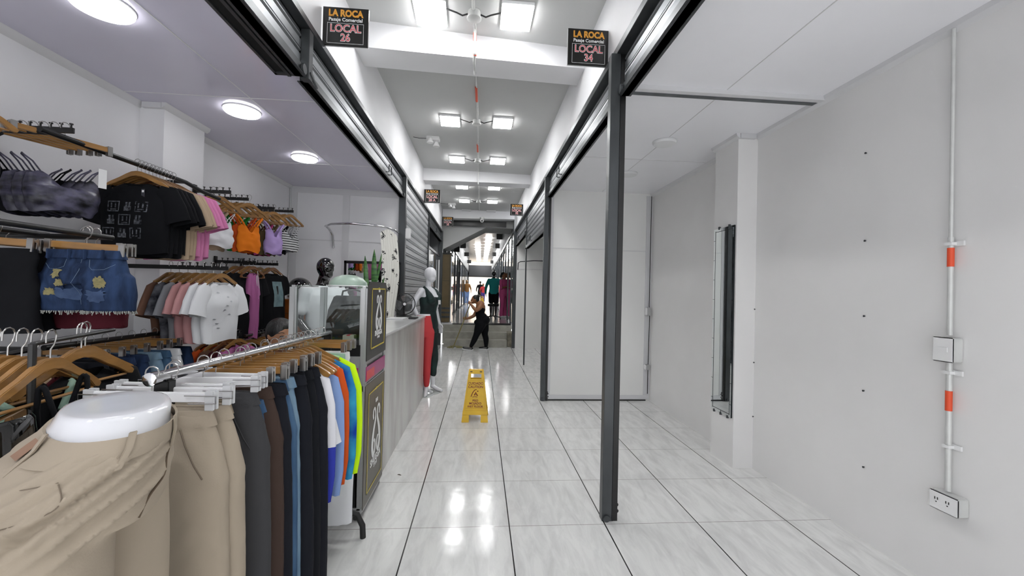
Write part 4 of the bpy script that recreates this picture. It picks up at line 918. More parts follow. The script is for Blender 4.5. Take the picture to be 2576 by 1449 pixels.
hung+=[(-2.10,3.45,2.19,'c',1.25,cm2,'white','white sparkly camisole hanging beside the pink T-shirts',None),(-2.15,3.45,2.19,'c',1.25,cm3,'beige','beige camisole behind the white sparkly one',None),
(-2.09,3.85,2.22,'c',1.2,cm1,'orange','bright orange camisole with tied hem',None),(-2.14,3.85,2.22,'c',1.25,cm1,'rust','rust orange top right behind the bright orange one',None),(-2.19,3.85,2.22,'c',1.3,cm3,'green','green halter top beside the orange camisole',None),(-2.25,3.85,2.22,'c',1.3,cm3,'green','dark green top hidden behind the green halter',None),
(-2.10,4.31,2.23,'c',1.25,cm3,'lilac','lilac top with tag between olive and striped tops',None),(-2.16,4.31,2.23,'c',1.3,cm1,'olive','olive brown top between pink and lilac tops',None),(-2.21,4.31,2.23,'c',1.3,cm1,'hot','hot pink top behind the olive one',None),(-2.27,4.31,2.23,'c',1.3,cm1,'maroon','maroon top innermost on the lilac top arm',None),
(-2.13,4.73,2.28,'c',1.25,cm2,'stripe','black and white striped camisole, farthest on the wall',None),(-2.19,4.73,2.28,'c',1.3,cm2,'grey','grey top behind the striped camisole',None),(-2.25,4.73,2.28,'c',1.3,cm1,'black','black top innermost behind the striped camisole',None)]
for x,y,z,k,rz,me,c,l,ex in hung:
    cl=l.split(',')[0]
    if k=='c': h=curved_hanger('light wooden hanger of the %s'%l.replace(',',''),'hangers on the wall arms',.20)
    else: h=clip_hanger('wooden clip hanger of the %s'%l.replace(',',''),'hangers on the wall arms',.18)
    h['label']=' '.join(h['label'].split()[:16]); h.location=(x,y,z+.018); h.rotation_euler=(0,0,rz)
    zz=-.03
    garment(me,F[c],'camisole' if me is not bra else 'bra_top',l,'top',(x,y,z+zz),rz,None,ex)
# lower arms
for y,z,xt,l in ((3.0,1.56,-1.76,'black lower wall arm with the white baby T-shirts'),(4.0,1.66,-2.10,'black lower wall arm with the black drawstring tops'),(4.42,1.67,-2.10,'black lower wall arm with the black printed T-shirts'),(3.62,1.03,-2.0,'black lowest wall arm with the pink polo shirt')): wall_arm(y,z,xt,l,x0=-2.465)
def silver(t):
    sm=mat('silver_print','b9bcc2',.3,metal=.5)
    for i in range(9):
        x=rnd.uniform(-.10,.10); z=-.17-.030*i; patch(t,x,z,.016,.006,sm,'silver_motif',.8,.003,4)
baby=tee_mesh(12,.42,.19,sl=.13,th=.035); babyl=tee_mesh(14,.44,.19,sl=.14,th=.03)
for i,(c,l,ex) in enumerate((('white','white baby T-shirt with silver print, in front',silver),('white','white baby T-shirt right behind the silver printed one',None),('rose','dusty rose T-shirt next to the white ones',None),('rose','dusty rose T-shirt between rose and grey',None),('grey','light grey T-shirt on the lower arm',None),('floral','black and grey floral blouse on the lower arm',None),('brown','brown T-shirt at the wall end of the lower arm',None))):
    x=-1.80-.056*i; rz=1.48+.02*i
    h=curved_hanger('glossy wooden hanger of the %s'%' '.join(l.split()[:10]).replace(',',''),'hangers on the lower arm',.16); h.location=(x,3.0,1.578); h.rotation_euler=(0,0,rz)
    garment(baby if i<4 else babyl,F[c],'t_shirt',l,'T-shirt',(x,3.0,1.56),rz,None,ex)
long_=tee_mesh(21,.62,.21,sl=.12,th=.04); 
def cord(t): B().tube([(.03,-.055,-.12),(.028,-.06,-.2),(.034,-.06,-.3),(.026,-.06,-.38)],.004,6).obj('white_cord','white',t)
def tealprint(t):
    tp=mat('teal_photo_print','7f9ba0',.4,var=.3,vscale=20); patch(t,.03,-.31,.075,.13,tp,'teal_print',0,.004); patch(t,.02,-.27,.014,.045,M['black'],'bottle_motif',.3,.006,5); B().lathe([(.001,-.062),(.006,-.062),(.006,-.058)],(.05,0,-.11),10,'y').obj('button','wtxt',t)
def ptag(t):
    B().box(-.10,-.055,-.08,-.078,-.34,-.24).obj('pink_tag',mat('pink_hang_tag','c27ab0',.4),t); B().tube([(-.08,-.06,-.08),(-.078,-.079,-.24)],.003,5).obj('twine','white',t)
for i,(x,y,z,c,l,rz,ex) in enumerate(((-2.16,4.0,1.66,'black','black top with white drawstring beside the baby T-shirts',1.45,cord),(-2.22,4.0,1.66,'black','black top behind the drawstring one',1.47,None),(-2.28,4.0,1.66,'black2','charcoal top innermost behind the drawstring one',1.5,None),
 (-2.15,4.42,1.67,'black','black T-shirt with teal photo print',1.40,tealprint),(-2.19,4.42,1.67,'black','black T-shirt right behind the teal printed one',1.44,None),(-2.125,4.0,1.66,'polo','pink top with hang tag in front of the black tops',1.46,ptag),(-2.28,4.42,1.67,'black2','black T-shirt innermost on the printed T-shirt arm',1.48,None))):
    h=curved_hanger('brown wooden hanger of the %s'%' '.join(l.split()[:11]),'hangers on the lower far arms',.17,'woodd' if i%2 else 'wood'); h.location=(x,y,z+.018); h.rotation_euler=(0,0,rz)
    garment(long_,F[c],'t_shirt',l,'T-shirt',(x,y,z),rz,None,ex,(.30,1,1) if c=='polo' else None)
small=tee_mesh(30,.40,.17,sl=.10,th=.035)
def collar(t):
    b=B(); 
    for s in (-1,1): b.prism([(s*.01,-.10),(s*.075,-.075),(s*.085,-.11),(s*.045,-.155)],-.050,-.044,'y')
    b.obj('collar',F['polo'],t)
for i,(x,c,l) in enumerate(((-2.03,'polo','pink collared polo shirt on the lowest wall arm'),(-2.10,'maroon','maroon top behind the pink polo shirt'),(-2.17,'brown','brown top behind the maroon one on the lowest arm'),(-2.24,'rust','rust coloured top on the lowest arm'),(-2.31,'maroon','dark red top innermost on the lowest arm'))):
    h=curved_hanger('wooden hanger of the %s'%l,'hangers on the lowest arm',.18,'woodd' if i%2 else 'wood'); h.location=(x,3.62,1.048); h.rotation_euler=(0,0,1.4)
    garment(small,F[c],'polo_shirt' if i==0 else 'top',l,'shirt',(x,3.62,1.03),1.4,None,collar if i==0 else None)
rail([(-2.1,3.85,.99),(-2.1,4.7,.99)],.012,'steelb','low black rail beyond the pink polo shirt',extra=lambda t,p0:[br(t,p0,(-2.1,3.9,.99),(-2.47,3.9,.99)),br(t,p0,(-2.1,4.65,.99),(-2.47,4.65,.99))])
for i in range(7):
    h=curved_hanger('light wooden hanger on the low rail beyond the polo shirt','low rail hangers' and 'hangers on the low rail',.20); h.location=(-2.1,3.95+i*.06,1.0); h.rotation_euler=(0,0,.12)
    garment(small,F[('black','brown','olive','black2','beige','black','maroon')[i]],'top','%s folded top on the low rail, %s from the front'%(('black','brown','olive','dark','beige','black','maroon')[i],ordn[i]),'top',(-2.1,3.95+i*.06,.985),.12)
# jeans on the lower wall rail
jm=pants_mesh(33,.70,.165,.19,.09,.08,th=.045)
for i,(c,l) in enumerate((('denimb','black jeans, front of the lower wall rail'),('black2','black trousers, second on the lower wall rail'),('denimd','dark blue jeans, third on the lower wall rail'),('denimd','dark blue jeans, fourth on the lower wall rail'),('denimlt','pale blue jeans on the lower wall rail'),('denim','mid blue jeans on the lower wall rail'),('white','white jeans on the lower wall rail'),('denimd','dark blue jeans, farthest on the lower wall rail'))):
    y=2.30+i*.088; h=clip_hanger('wooden clip hanger of the %s'%l,'clip hangers on the lower wall rail',.155); h.location=(RX,y,1.12+.014); h.rotation_euler=(0,0,.05*math.sin(i*2))
    garment(jm,F[c],'jeans',l,'jeans',(RX,y,1.12-.10),.05*math.sin(i*2),None,waist_parts(F[c],False))
# ---------------------------------------------------------------- denim shorts and black skirt on the near arm
shm=pants_mesh(41,.285,.165,.205,.108,.110,.15,.055,sep=.108,out=.008)
def shorts_extra(t):
    pt=mat('frayed_threads','8f8458',.9,c2='6d6a4c',vscale=70,stretch=(1,1,5)); sth=mat('seam_thread','667a90',.8)
    B().rings([ell(0,0,.006,.168,.034,36,2.3),ell(0,0,-.034,.180,.046,36,2.3)],False).obj('waistband',F['denimd'],t)
    for x,z,w,h in ((-.075,-.105,.024,.024),(-.058,-.150,.022,.018),(-.100,-.190,.026,.018),(.115,-.145,.024,.028)): patch(t,x,z,w,h,pt,'ripped_patch',.6,.002)
    fade=mat('faded_denim','3c5070',.85,c2='2c3f60',vscale=30)
    for x,z,w,h in ((-.03,-.20,.05,.03),(.10,-.21,.05,.03)): patch(t,x,z,w,h,fade,'faded_area',.5,.0012)
    for P in ([(-.155,-.06),(-.12,-.085),(-.08,-.088),(-.055,-.075),(-.05,-.04)],[(.155,-.06),(.12,-.085),(.08,-.088),(.06,-.075),(.055,-.04)],[(.02,-.04),(.022,-.09),(.01,-.12),(.0,-.15)],[(0,-.15),(.0,-.20),(.003,-.25)]):
        q=on_front(t,P)
        if len(q)>2: B().tube(q,.0009,5).obj('stitching',sth,t)
    for x in (-.03,.04,-.12,.12): B().box(x-.006,x+.006,-.052,-.042,-.04,.006).obj('belt_loop',F['denimd'],t,bevel=.002)
    B().box(-.02,.025,.02,.024,-.02,.0).obj('brand_patch','wtxt',t)
    fh=mat('frayed_hem_cloth','8d8f8a',.9)
    for s in (-1,1):
        b=B()
        for k in range(90):
            a=2*PI*k/90; x=s*.108+.108*math.cos(a); y=.060*math.sin(a); z=-.278; b.tube([(x,y,z),(x+rnd.uniform(-.008,.008),y+rnd.uniform(-.004,.004),z-rnd.uniform(.008,.020))],.0020,3)
        b.obj('frayed_hem',fh,t)
SY=1.76
rail([(-1.58,1.45,1.635),(-1.58,1.88,1.635)],.011,'steelb','short black rail above the denim shorts',extra=lambda t,p0:[br(t,p0,(-1.58,1.86,1.635),(-2.47,1.98,1.635)),br(t,p0,(-1.58,1.47,1.635),(-2.47,1.47,1.635))])
h=clip_hanger('wooden clip hanger holding the ripped denim shorts','hangers on the short rail',.135); h.location=(-1.57,SY,1.645); h.rotation_euler=(0,.05,.0)
garment(shm,F['denimd'],'denim_shorts','ripped dark blue denim shorts with frayed hem','shorts',(-1.57,SY,1.565),0,None,shorts_extra,(.82,1,.84))
h=clip_hanger('wooden clip hanger behind the denim shorts, second on the short rail','hangers on the short rail',.135); h.location=(-1.59,SY+.06,1.645)
garment(shm,F['maroon'],'shorts','dark red shorts hanging behind the denim shorts','shorts',(-1.66,SY+.08,1.53),0,None,None,(.80,1,.98))
h=clip_hanger('wooden clip hanger of the white shorts','hangers on the short rail',.135); h.location=(-1.61,SY+.035,1.645)
def skirt_mesh(seed,L=.32,w=.17,hem=.20,th=.05):
    b=B(); rs=[]
    for i in range(10):
        u=i/9; R=ell(0,0,-L*u,w+(hem-w)*u,th*(.6+.6*u),40,2.3); rs.append([(x,y+wr(x,u,seed,.012,12),z) for x,y,z in R])
    b.rings(rs,False); return b.mesh('skirt','black',70)
def bowtag(t): B().box(.06,.078,-.058,-.056,-.15,-.09).obj('price_tag',mat('pink_tag2','b08fa4',.4),t)
for i,(x,y) in enumerate(((-1.87,1.70),(-1.90,1.76),(-1.93,1.82))):
    h=clip_hanger('wooden clip hanger of the %s black skirt'%ordn[i],'hangers on the left rail',.16); h.location=(x,y,1.655); h.rotation_euler=(0,.06,0)
    garment(skirt_mesh(i),F['black'],'skirt','black skirt at the left edge, %s from the front'%ordn[i],'skirt',(x,y,1.565),0,None,bowtag if i==0 else None)
rail([(-1.90,1.1,1.645),(-1.90,1.95,1.645)],.011,'steelb','short black rail above the black skirts at the left edge',extra=lambda t,p0:[br(t,p0,(-1.9,1.9,1.645),(-2.47,1.9,1.645))])
# black garments in the dark gap below the skirts
for i in range(5):
    h=curved_hanger('light wooden hanger of the long black garment, %s in the dark corner'%ordn[i],'hangers in the dark corner',.19); h.location=(-1.95,1.62+.07*i,1.10+.0); h.rotation_euler=(0,0,.1)
    garment(long_,F['black' if i%2 else 'black2'],'long_top','long black garment in the dark left corner, %s from the front'%ordn[i],'clothing',(-1.95,1.62+.07*i,1.085),.1)
rail([(-1.95,1.5,1.09),(-1.95,2.02,1.09)],.012,'steelb','black rail end in the dark left corner',extra=lambda t,p0:[br(t,p0,(-1.95,1.95,1.09),(-2.47,1.95,1.09))])
# ---------------------------------------------------------------- near left rail with wooden hangers
rail([(-1.12,1.12,1.285),(-1.23,1.48,1.285)],.006,'steelb','near black rail behind the white mannequin with wooden hangers',extra=lambda t,p0:[br(t,p0,(-1.12,1.12,1.285),(-1.12,1.12,0),.008)])
for i,(x,y,rz,me,c,l) in enumerate(((-1.21,1.36,1.70,long_,'black','long black garment on the two crossing wooden hangers'),(-1.185,1.32,1.68,None,None,'empty')) ):
    h=curved_hanger('varnished wooden hanger %s'%('over the long black garment near the jeans' if i==0 else 'in front of the long black garment near the jeans'),None,.215); h.location=(x,y,1.300); h.rotation_euler=(0,.02,rz)
    if me: garment(me,F[c],'long_top',l,'clothing',(x,y,1.27),rz)
cols=['mint','mint','maroon','beige','white','rust','olive']
for i in range(6):
    x=-1.125-.045*i; y=1.17+.010*i; h=curved_hanger('varnished wooden hanger in the near left cluster, %s from the right'%ordn[i],'near left hanger cluster',.20); h.location=(x,y,1.295); h.rotation_euler=(0,.03,1.80-.02*i)
    garment(cm3 if i else cm2,F[cols[i]],'camisole','%s top in the near left cluster, %s from the right'%({'mint':'mint','maroon':'wine red','beige':'beige','white':'white','rust':'rust','olive':'olive'}[cols[i]],ordn[i]),'top',(x,y,1.275),1.80-.02*i,None,None,(1.25,1,1.3) if i==0 else None)
t=garment(cami_mesh(50,.2,.085,.03,top=.15,sw=.075,strap=.006),F['black'],'black_strap_top','black top with wide glossy straps before the mint one','top',(-1.085,1.165,1.285),1.80)
# ================================================================ FIGURES
def spl(P,n=4):
    P=[Vector(p) for p in P]; out=[]
    for i in range(len(P)-1):
        p0=P[max(i-1,0)];p1=P[i];p2=P[i+1];p3=P[min(i+2,len(P)-1)]
        for q in range(n):
            u=q/n; out.append(.5*((2*p1)+(p2-p0)*u+(2*p0-5*p1+4*p2-p3)*u*u+(-p0+3*p1-3*p2+p3)*u**3))
    return out+[P[-1]]
def limb(b,P,R,sq=1,n=14,inf=0):
    Q=spl([Vector((*p,0)[:3]) for p in P]); RR=[x.x for x in spl([(r+inf,0,0) for r in R])]
    b.tube(Q,RR,n,sq=sq); b.ball(Q[0],RR[0]*.98,n=12,m=8); b.ball(Q[-1],RR[-1]*.98,n=12,m=8)
def hand(b,w,d,side,nrm,curl=.5,L=1.0,spread=.0):
    """palm and five bent fingers; w wrist, d pointing direction, side = thumb side direction, nrm = palm facing direction"""
    w=Vector(w); d=Vector(d).normalized(); s=Vector(side); s=(s-d*s.dot(d)).normalized(); nr=Vector(nrm); nr=(nr-d*nr.dot(d)-s*nr.dot(s)).normalized()
    k=L*.01
    rs=[]
    for u,ww,tt in ((0,2.6,1.9),(2.5,3.4,1.6),(6,4.2,1.4),(8.6,4.1,1.1)):
        c=w+d*u*k; rs.append([c+s*ww*k*math.cos(a)+nr*tt*k*math.sin(a) for a in [2*PI*q/12 for q in range(12)]])
    b.rings(rs)
    for i,(o,l) in enumerate(((3.0,6.6),(1.05,7.6),(-.95,7.0),(-2.9,5.4))):
        p=w+d*8.0*k+s*o*k; a=0; P=[p]; dd=d+s*spread*(o/3)*.3; dd.normalize()
        for seg in (.45,.32,.23):
            a+=curl*(.9+.1*i); v=dd*math.cos(a)+nr*math.sin(a); p=p+v*l*seg*k; P.append(p)
        b.tube(P,[.86*k,.82*k,.74*k,.6*k],8); b.ball(P[-1],.6*k,n=8,m=6)
    p=w+d*2.2*k+s*2.8*k; P=[p]; v=(d*.55+s*.8+nr*.35).normalized(); P.append(p+v*3*k); v=(d*.85+s*.35+nr*(.3+.5*curl)).normalized(); P.append(P[-1]+v*2.6*k); P.append(P[-1]+(v+nr*curl*.4).normalized()*2.0*k)
    b.tube(P,[1.15*k,1.0*k,.88*k,.65*k],8); b.ball(P[-1],.65*k,n=8,m=6)
def headshape(b,c,r,f,face=True,egg=False):
    """c centre, r half height; f facing unit vector (horizontal)"""
    f=Vector(f).normalized(); up=Vector((0,0,1)); s=f.cross(up).normalized(); rot=Matrix((s,f,up)).transposed(); c=Vector(c)
    b.ball(c+up*r*.12-f*r*.06,r*.70,r*.84,r*.86,20,14,rot); b.ball(c-up*r*.42+f*r*.16,r*.50,r*.56,r*.56,16,10,rot)
    if face:
        b.ball(c-up*r*.12+f*r*.76,r*.11,r*.20,r*.22,10,8,rot); b.ball(c-up*r*.52+f*r*.64,r*.22,r*.14,r*.09,10,8,rot); b.ball(c-up*r*.82+f*r*.48,r*.22,r*.2,r*.16,10,8,rot)
        for q in (-1,1): b.ball(c-up*r*.05-f*r*.05+s*q*r*.70,r*.07,r*.17,r*.24,10,8,rot)
    else:
        b.ball(c-up*r*.12+f*r*.70,r*.10,r*.16,r*.24,10,8,rot)
# ---------------------------------------------------------------- foreground half mannequin
CX,CY,RA=-.715,.875,.70; FD=Vector((math.cos(RA),math.sin(RA),0)); WD=Vector((-FD.y,FD.x,0))
def hring(z,a,wh,fh,n=56,wo=0): return [p-Vector((CX,CY,0)) for p in [Vector((CX,CY,z))+FD*(a+fh*math.copysign(abs(math.cos(k))**.9,math.cos(k)))+WD*(wo+wh*math.sin(k)) for k in [2*PI*q/n for q in range(n)]]]
t=thing('half_mannequin','white half mannequin in sand coloured trousers at the front of the rack','mannequin',(CX,CY,0))
B().rings([hring(*q[:4],wo=q[4]) for q in ((1.08,-.040,.160,.118,0),(1.13,-.026,.160,.106,0),(1.160,-.012,.150,.094,.002),(1.182,-.004,.134,.086,.006),(1.196,.0,.124,.083,.008),(1.202,.0,.119,.079,.009),(1.2035,.0,.112,.073,.009),(1.2025,.0,.07,.05,.009),(1.203,0,.01,.01,.009))]).obj('waist_form','whiteg',t,smooth=50)
b=B(); b.rings([hring(*q) for q in ((1.165,-.005,.160,.096),(1.14,-.024,.168,.112),(1.09,-.052,.176,.140),(1.04,-.066,.178,.146),(1.01,-.07,.172,.138))])
for a,w,r,a2,w2,r2 in ((-.100,-.085,.106,-.10,-.08,.075),(.0,.085,.092,.03,.085,.07)):
    b.rings([ell((FD*(a+(a2-a)*u)+WD*(w+(w2-w)*u)).x,(FD*(a+(a2-a)*u)+WD*(w+(w2-w)*u)).y,1.055-.95*u,r+(r2-r)*u**.8,(r+(r2-r)*u**.8)*1.04,32) for u in [i/12 for i in range(13)]])
def kfold(c,n):
    z=c.z; tt=c.dot(FD); near=max(0,min(1,.5-c.dot(WD)*6)); a=.0025*noise.noise(Vector((c.x*12,c.y*12,z*7)))
    q=noise.noise(Vector((c.x*4,c.y*4,z*3))); s=z-.62*tt+.02*q
    def rid(s0,w,amp,t0=-9,t1=9): return amp*math.exp(-((s-s0)/w)**2)*(1/(1+math.exp(-(tt-t0)*60)))*(1/(1+math.exp((tt-t1)*60)))
    for s0,w,amp,t0,t1 in ((1.185,.006,.004,-.25,.02),(1.168,.007,.006,-.25,.03),(1.150,.005,.004,-.15,.06),(1.135,.007,.006,-.25,.05),(1.120,.005,-.004,-.2,.05),(1.108,.006,.005,-.12,.07),(1.085,.006,.006,-.10,.07),(1.070,.008,-.002,-.08,.06),(1.050,.007,.007,-.07,.06),(1.03,.012,-.004,-.05,.06)): a+=near*rid(s0,w,amp,t0,t1)
    if z>1.14: a*=max(0,1-(z-1.14)/.03)
    return n*a*1.9
tb=fuse(b,.0065,7,kfold,'trouser_cloth',F['khaki'],t)
b=B(); b.rings([hring(*q) for q in ((1.176,-.003,.157,.091),(1.178,-.003,.161,.095),(1.160,-.010,.166,.102),(1.142,-.022,.171,.114),(1.138,-.022,.167,.110))],False); b.obj('waistband',F['khaki'],t,smooth=70)
def onring(k,z,a,wh,fh): return Vector((0,0,z))+FD*(a+fh*math.cos(k))+WD*wh*math.sin(k)
for k in (-1.35,-.55,-2.6,2.4,.6):
    b=B(); P=[onring(k,1.186,-.003,.163,.097),onring(k,1.160,-.010,.170,.106),onring(k,1.128,-.028,.175,.121)]; d=(onring(k+.05,1.16,-.01,.170,.106)-P[1]).normalized()*.006; o_=Vector((P[1].x,P[1].y,0)).normalized()*.004
    b.rings([[p-d,p+d,p+d+o_,p-d+o_] for p in P]); b.obj('belt_loop',F['khaki'],t,bevel=.001)
k0=-2.75; b=B(); A=[onring(k0+q,z,a,wh+.003,fh+.003) for z,a,wh,fh in ((1.172,-.006,.163,.098),(1.148,-.02,.170,.112)) for q in (-.11,.11)]
b.quad(A[0],A[1],A[3],A[2]); b.obj('leather_patch',mat('leather_patch_brown','8a6a55',.6),t)
seam=mat('dark_seam','57493a',.9); seam2=mat('soft_seam','6f6356',.9)
from mathutils.bvhtree import BVHTree
bv=BVHTree.FromPolygons([v.co for v in tb.data.vertices],[tuple(p.vertices) for p in tb.data.polygons])
def project(P,c=(-.03,-.02)):
    out=[]
    for th,z in P:
        d=FD*math.cos(th)+WD*math.sin(th); h=bv.ray_cast(Vector((c[0],c[1],z))+d*.5,-d)
        if h[0] is not None: out.append(h[0]+h[1]*.0008)
    return out
for P,r in (([(-.70,1.135),(-.74,1.11),(-.84,1.08),(-1.0,1.05),(-1.12,1.02)],.0026),([(-1.75,1.125),(-1.72,1.10),(-1.80,1.085),(-2.1,1.07),(-2.5,1.06)],.0012),([(-1.75,1.128),(-2.0,1.120),(-2.4,1.11),(-2.8,1.105)],.0010),([(-2.0,1.03),(-2.02,.97),(-2.04,.90),(-2.05,.84)],.0008)):
    q=project(P)
    if len(q)>2: B().tube(spl(q,5),r*.8,6).obj('seam_line',seam if r>.002 else seam2,t)
B().tube([(-.05,.02,0),(-.05,.02,1.0)],.012).obj('stand_pole','steel',t)
B().lathe([(.16,0),(.16,.008),(.02,.012)],c=(-.05,.02,0),n=28).obj('stand_base','chrome',t)
# black half mannequin at the left edge
t=thing('half_mannequin','glossy black half mannequin cut by the left picture edge','mannequin',(-1.14,.99,0))
B().rings([ell(0,0,z,rx,ry,40,2.2,rot=.3) for z,rx,ry in ((.86,.15,.13),(.96,.14,.118),(1.06,.122,.102),(1.122,.117,.096),(1.134,.110,.09),(1.132,.07,.06),(1.131,.01,.01))]).obj('waist_form','blackg',t,smooth=50)
B().rings([ell(0,0,z,rx,ry,40,2.2,rot=.3) for z,rx,ry in ((1.02,.138,.115),(.97,.148,.125),(.88,.158,.135),(.66,.165,.14),(.5,.17,.15))],False).obj('striped_skirt',stripe_mat('mint_stripes','7fa79a','b9cfc6',22,0),t,smooth=70)
B().tube([(0,0,0),(0,0,.85)],.012).obj('stand_pole','steel',t); B().lathe([(.14,0),(.14,.008),(.02,.012)],n=24).obj('stand_base','chrome',t)
# ---------------------------------------------------------------- white mannequin in the green jumpsuit (faces right and forward)
def frame(fx,fy):
    f=Vector((fx,fy,0)).normalized(); s=Vector((-f.y,f.x,0))  # s: the figure's left
    return f,s
t=thing('mannequin','white female mannequin in dark green tie-dye jumpsuit beside the closed shutter','mannequin',(-.735,5.89,0))
f,s=frame(.86,-.51)   # facing
def L(a,c,z): return Vector((0,0,z))+f*a+s*c
def torso(b,secs,inf=0,n=28):
    b.rings([[L(fa,0,z)+s*(w+inf)*math.cos(2*PI*k/n)+f*(d+inf)*math.sin(2*PI*k/n) for k in range(n)] for z,w,d,fa in secs])
secs=[(.84,.155,.115,-.01),(.92,.172,.125,-.015),(.99,.165,.115,-.01),(1.07,.135,.095,0),(1.13,.118,.088,.0),(1.20,.128,.095,.008),(1.28,.145,.115,.015),(1.34,.150,.115,.012),(1.40,.150,.095,.0),(1.445,.125,.070,-.008),(1.475,.065,.055,-.012)]
b=B(); torso(b,secs)
for q in (-1,1): b.ball(L(.080,.066*q,1.32),.058,.060,.058,16,10)
limb(b,[L(-.012,0,1.43),L(-.008,0,1.50),L(.0,0,1.57)],[.055,.043,.045]); headshape(b,L(.025,0,1.655),.112,f+Vector((.2,0,0)),False); b.ball(L(.075,0,1.592),.034,.034,.03,12,8)
# arms: image-left arm on the hip behind, image-right arm hanging
limb(b,[L(-.01,-.150,1.425),L(-.05,-.195,1.33),L(-.08,-.235,1.21)],[.050,.043,.036]); limb(b,[L(-.08,-.235,1.21),L(-.03,-.215,1.10),L(.02,-.17,1.00)],[.036,.033,.024]); hand(b,L(.02,-.17,1.0),L(.4,.3,-.6),L(1,0,0),L(0,1,0),.25)
limb(b,[L(-.01,.150,1.425),L(-.01,.19,1.31),L(-.03,.205,1.18)],[.050,.043,.036]); limb(b,[L(-.03,.205,1.18),L(.0,.215,1.05),L(.04,.215,.95)],[.036,.033,.023]); hand(b,L(.04,.215,.95),L(.25,.05,-.95),L(1,0,0),L(0,-1,0),.2)
for q,(kx,ax) in ((-1,(.03,.0)),(1,(.06,.06))):
    limb(b,[L(-.01,.08*q,.88),L(.01,.082*q,.70),L(kx,.075*q,.49)],[.098,.075,.053]); limb(b,[L(kx,.075*q,.49),L(kx-.02,.073*q,.33),L(ax,.07*q,.10)],[.053,.047,.029]); limb(b,[L(ax-.01,.07*q,.075),L(ax+.07,.07*q,.045),L(ax+.15,.07*q,.028)],[.034,.034,.022],sq=.8)
fuse(b,.0075,5,None,'body','whiteg',t)
b=B(); torso(b,[x for x in secs if x[0]<1.37],.011)
for q in (-1,1):
    b.ball(L(.088,.070*q,1.295),.074,.070,.060,16,10)
    limb(b,[L(-.01,.08*q,.88),L(.01,.082*q,.70),L(.045+.015*q,.075*q,.49),L(.03+.02*q,.073*q,.33),L(.03+.03*q,.07*q,.25)],[.108,.085,.064,.058,.048])
    b.tube([L(.10,.085*q,1.31),L(.085,.105*q,1.37),L(.04,.10*q,1.435),L(-.01,.085*q,1.48),L(-.07,.08*q,1.43),L(-.09,.08*q,1.34)],[.060,.046,.028,.018,.03,.045],10)
fuse(b,.0075,4,lambda c,n:n*.004*noise.noise(c*14),'jumpsuit',F['dgreen'],t)
B().box(-.016,.016,-.002,.002,-.03,.03,Matrix.Rotation(.15,3,'X')).obj('price_tag','white',t,loc=L(.168,.03,1.27))
B().tube([L(-.09,.145,.83)+Vector((.03,-.02,0)),L(-.0,.175,.80),L(.03,.18,.76)],.006).obj('white_print','white',t)
B().lathe([(.17,0),(.17,.007),(.01,.008)],(.03,-.05,0),32).obj('glass_base',mat('thick_glass','c8ccc9',.08,coat=1),t)
# half mannequin with coral leggings
t=thing('half_mannequin','white half mannequin in coral leggings at the counter end','mannequin',(-.765,5.68,0))
b=B(); b.rings([ell(0,0,z,w,d,30,2,rot=-.2) for z,w,d in ((1.09,.094,.072),(1.03,.104,.08),(.96,.12,.095),(.88,.13,.105),(.80,.12,.095))])
for q in (-1,1): limb(b,[(.065*q,0,.86),(.065*q,-.01,.66),(.06*q,-.01,.48),(.058*q,.0,.30),(.055*q,.01,.14)],[.085,.072,.055,.050,.038])
fuse(b,.008,4,None,'leggings',F['red'],t)
B().rings([ell(0,0,z,w,d,30,2,rot=-.2) for z,w,d in ((1.05,.096,.072),(1.105,.088,.066),(1.110,.083,.061),(1.109,.01,.01))]).obj('waist_form','whiteg',t)
b=B()
for q in (-1,1): limb(b,[(.055*q,.01,.16),(.055*q,.01,.08),(.055*q,-.07,.03),(.055*q,-.13,.02)],[.032,.03,.03,.018])
fuse(b,.008,4,None,'feet','whiteg',t); B().lathe([(.15,0),(.15,.007),(.01,.008)],(0,0,0),32).obj('glass_base',mat('thick_glass','',.08) if 0 else MATS['thick_glass'],t)
# ---------------------------------------------------------------- black mannequin in a white T-shirt
t=thing('mannequin','glossy black male mannequin in white T-shirt inside the clothes shop','mannequin',(-1.60,4.32,0))
f,s=frame(.85,-.52)
secs=[(.86,.17,.12,0),(.95,.165,.12,0),(1.05,.155,.112,0),(1.15,.165,.118,.005),(1.27,.185,.125,.01),(1.36,.19,.115,.005),(1.43,.165,.085,-.01),(1.47,.07,.06,-.015)]
b=B(); torso(b,secs); limb(b,[L(-.02,0,1.44),L(-.01,0,1.50),L(.01,0,1.55)],[.06,.056,.055]); headshape(b,L(.025,0,1.635),.115,f,False)
A1=[L(0,-.20,1.40),L(-.03,-.235,1.26),L(-.03,-.245,1.12)];A2=[L(-.03,-.245,1.12),L(.06,-.215,1.02),L(.16,-.15,.94)]
limb(b,A1,[.058,.050,.042]); limb(b,A2,[.042,.038,.027]); hand(b,A2[-1],L(.6,.3,-.4),L(.3,0,1),L(0,1,0),.5)
A3=[L(0,.20,1.40),L(.04,.235,1.28),L(.08,.24,1.15)];A4=[L(.08,.24,1.15),L(.18,.22,1.10),L(.29,.18,1.05)]
limb(b,A3,[.058,.050,.042]); limb(b,A4,[.042,.038,.027]); hand(b,A4[-1],L(.9,-.2,-.3),L(0,-.3,1),L(0,-1,0),.5)
for q in (-1,1): limb(b,[L(0,.09*q,.88),L(.02,.09*q,.68),L(.03,.09*q,.50),L(.0,.09*q,.30),L(-.01,.09*q,.09)],[.10,.085,.06,.055,.035]); limb(b,[L(-.02,.09*q,.06),L(.12,.10*q,.03)],[.04,.03])
fuse(b,.009,5,None,'body','blackg',t)
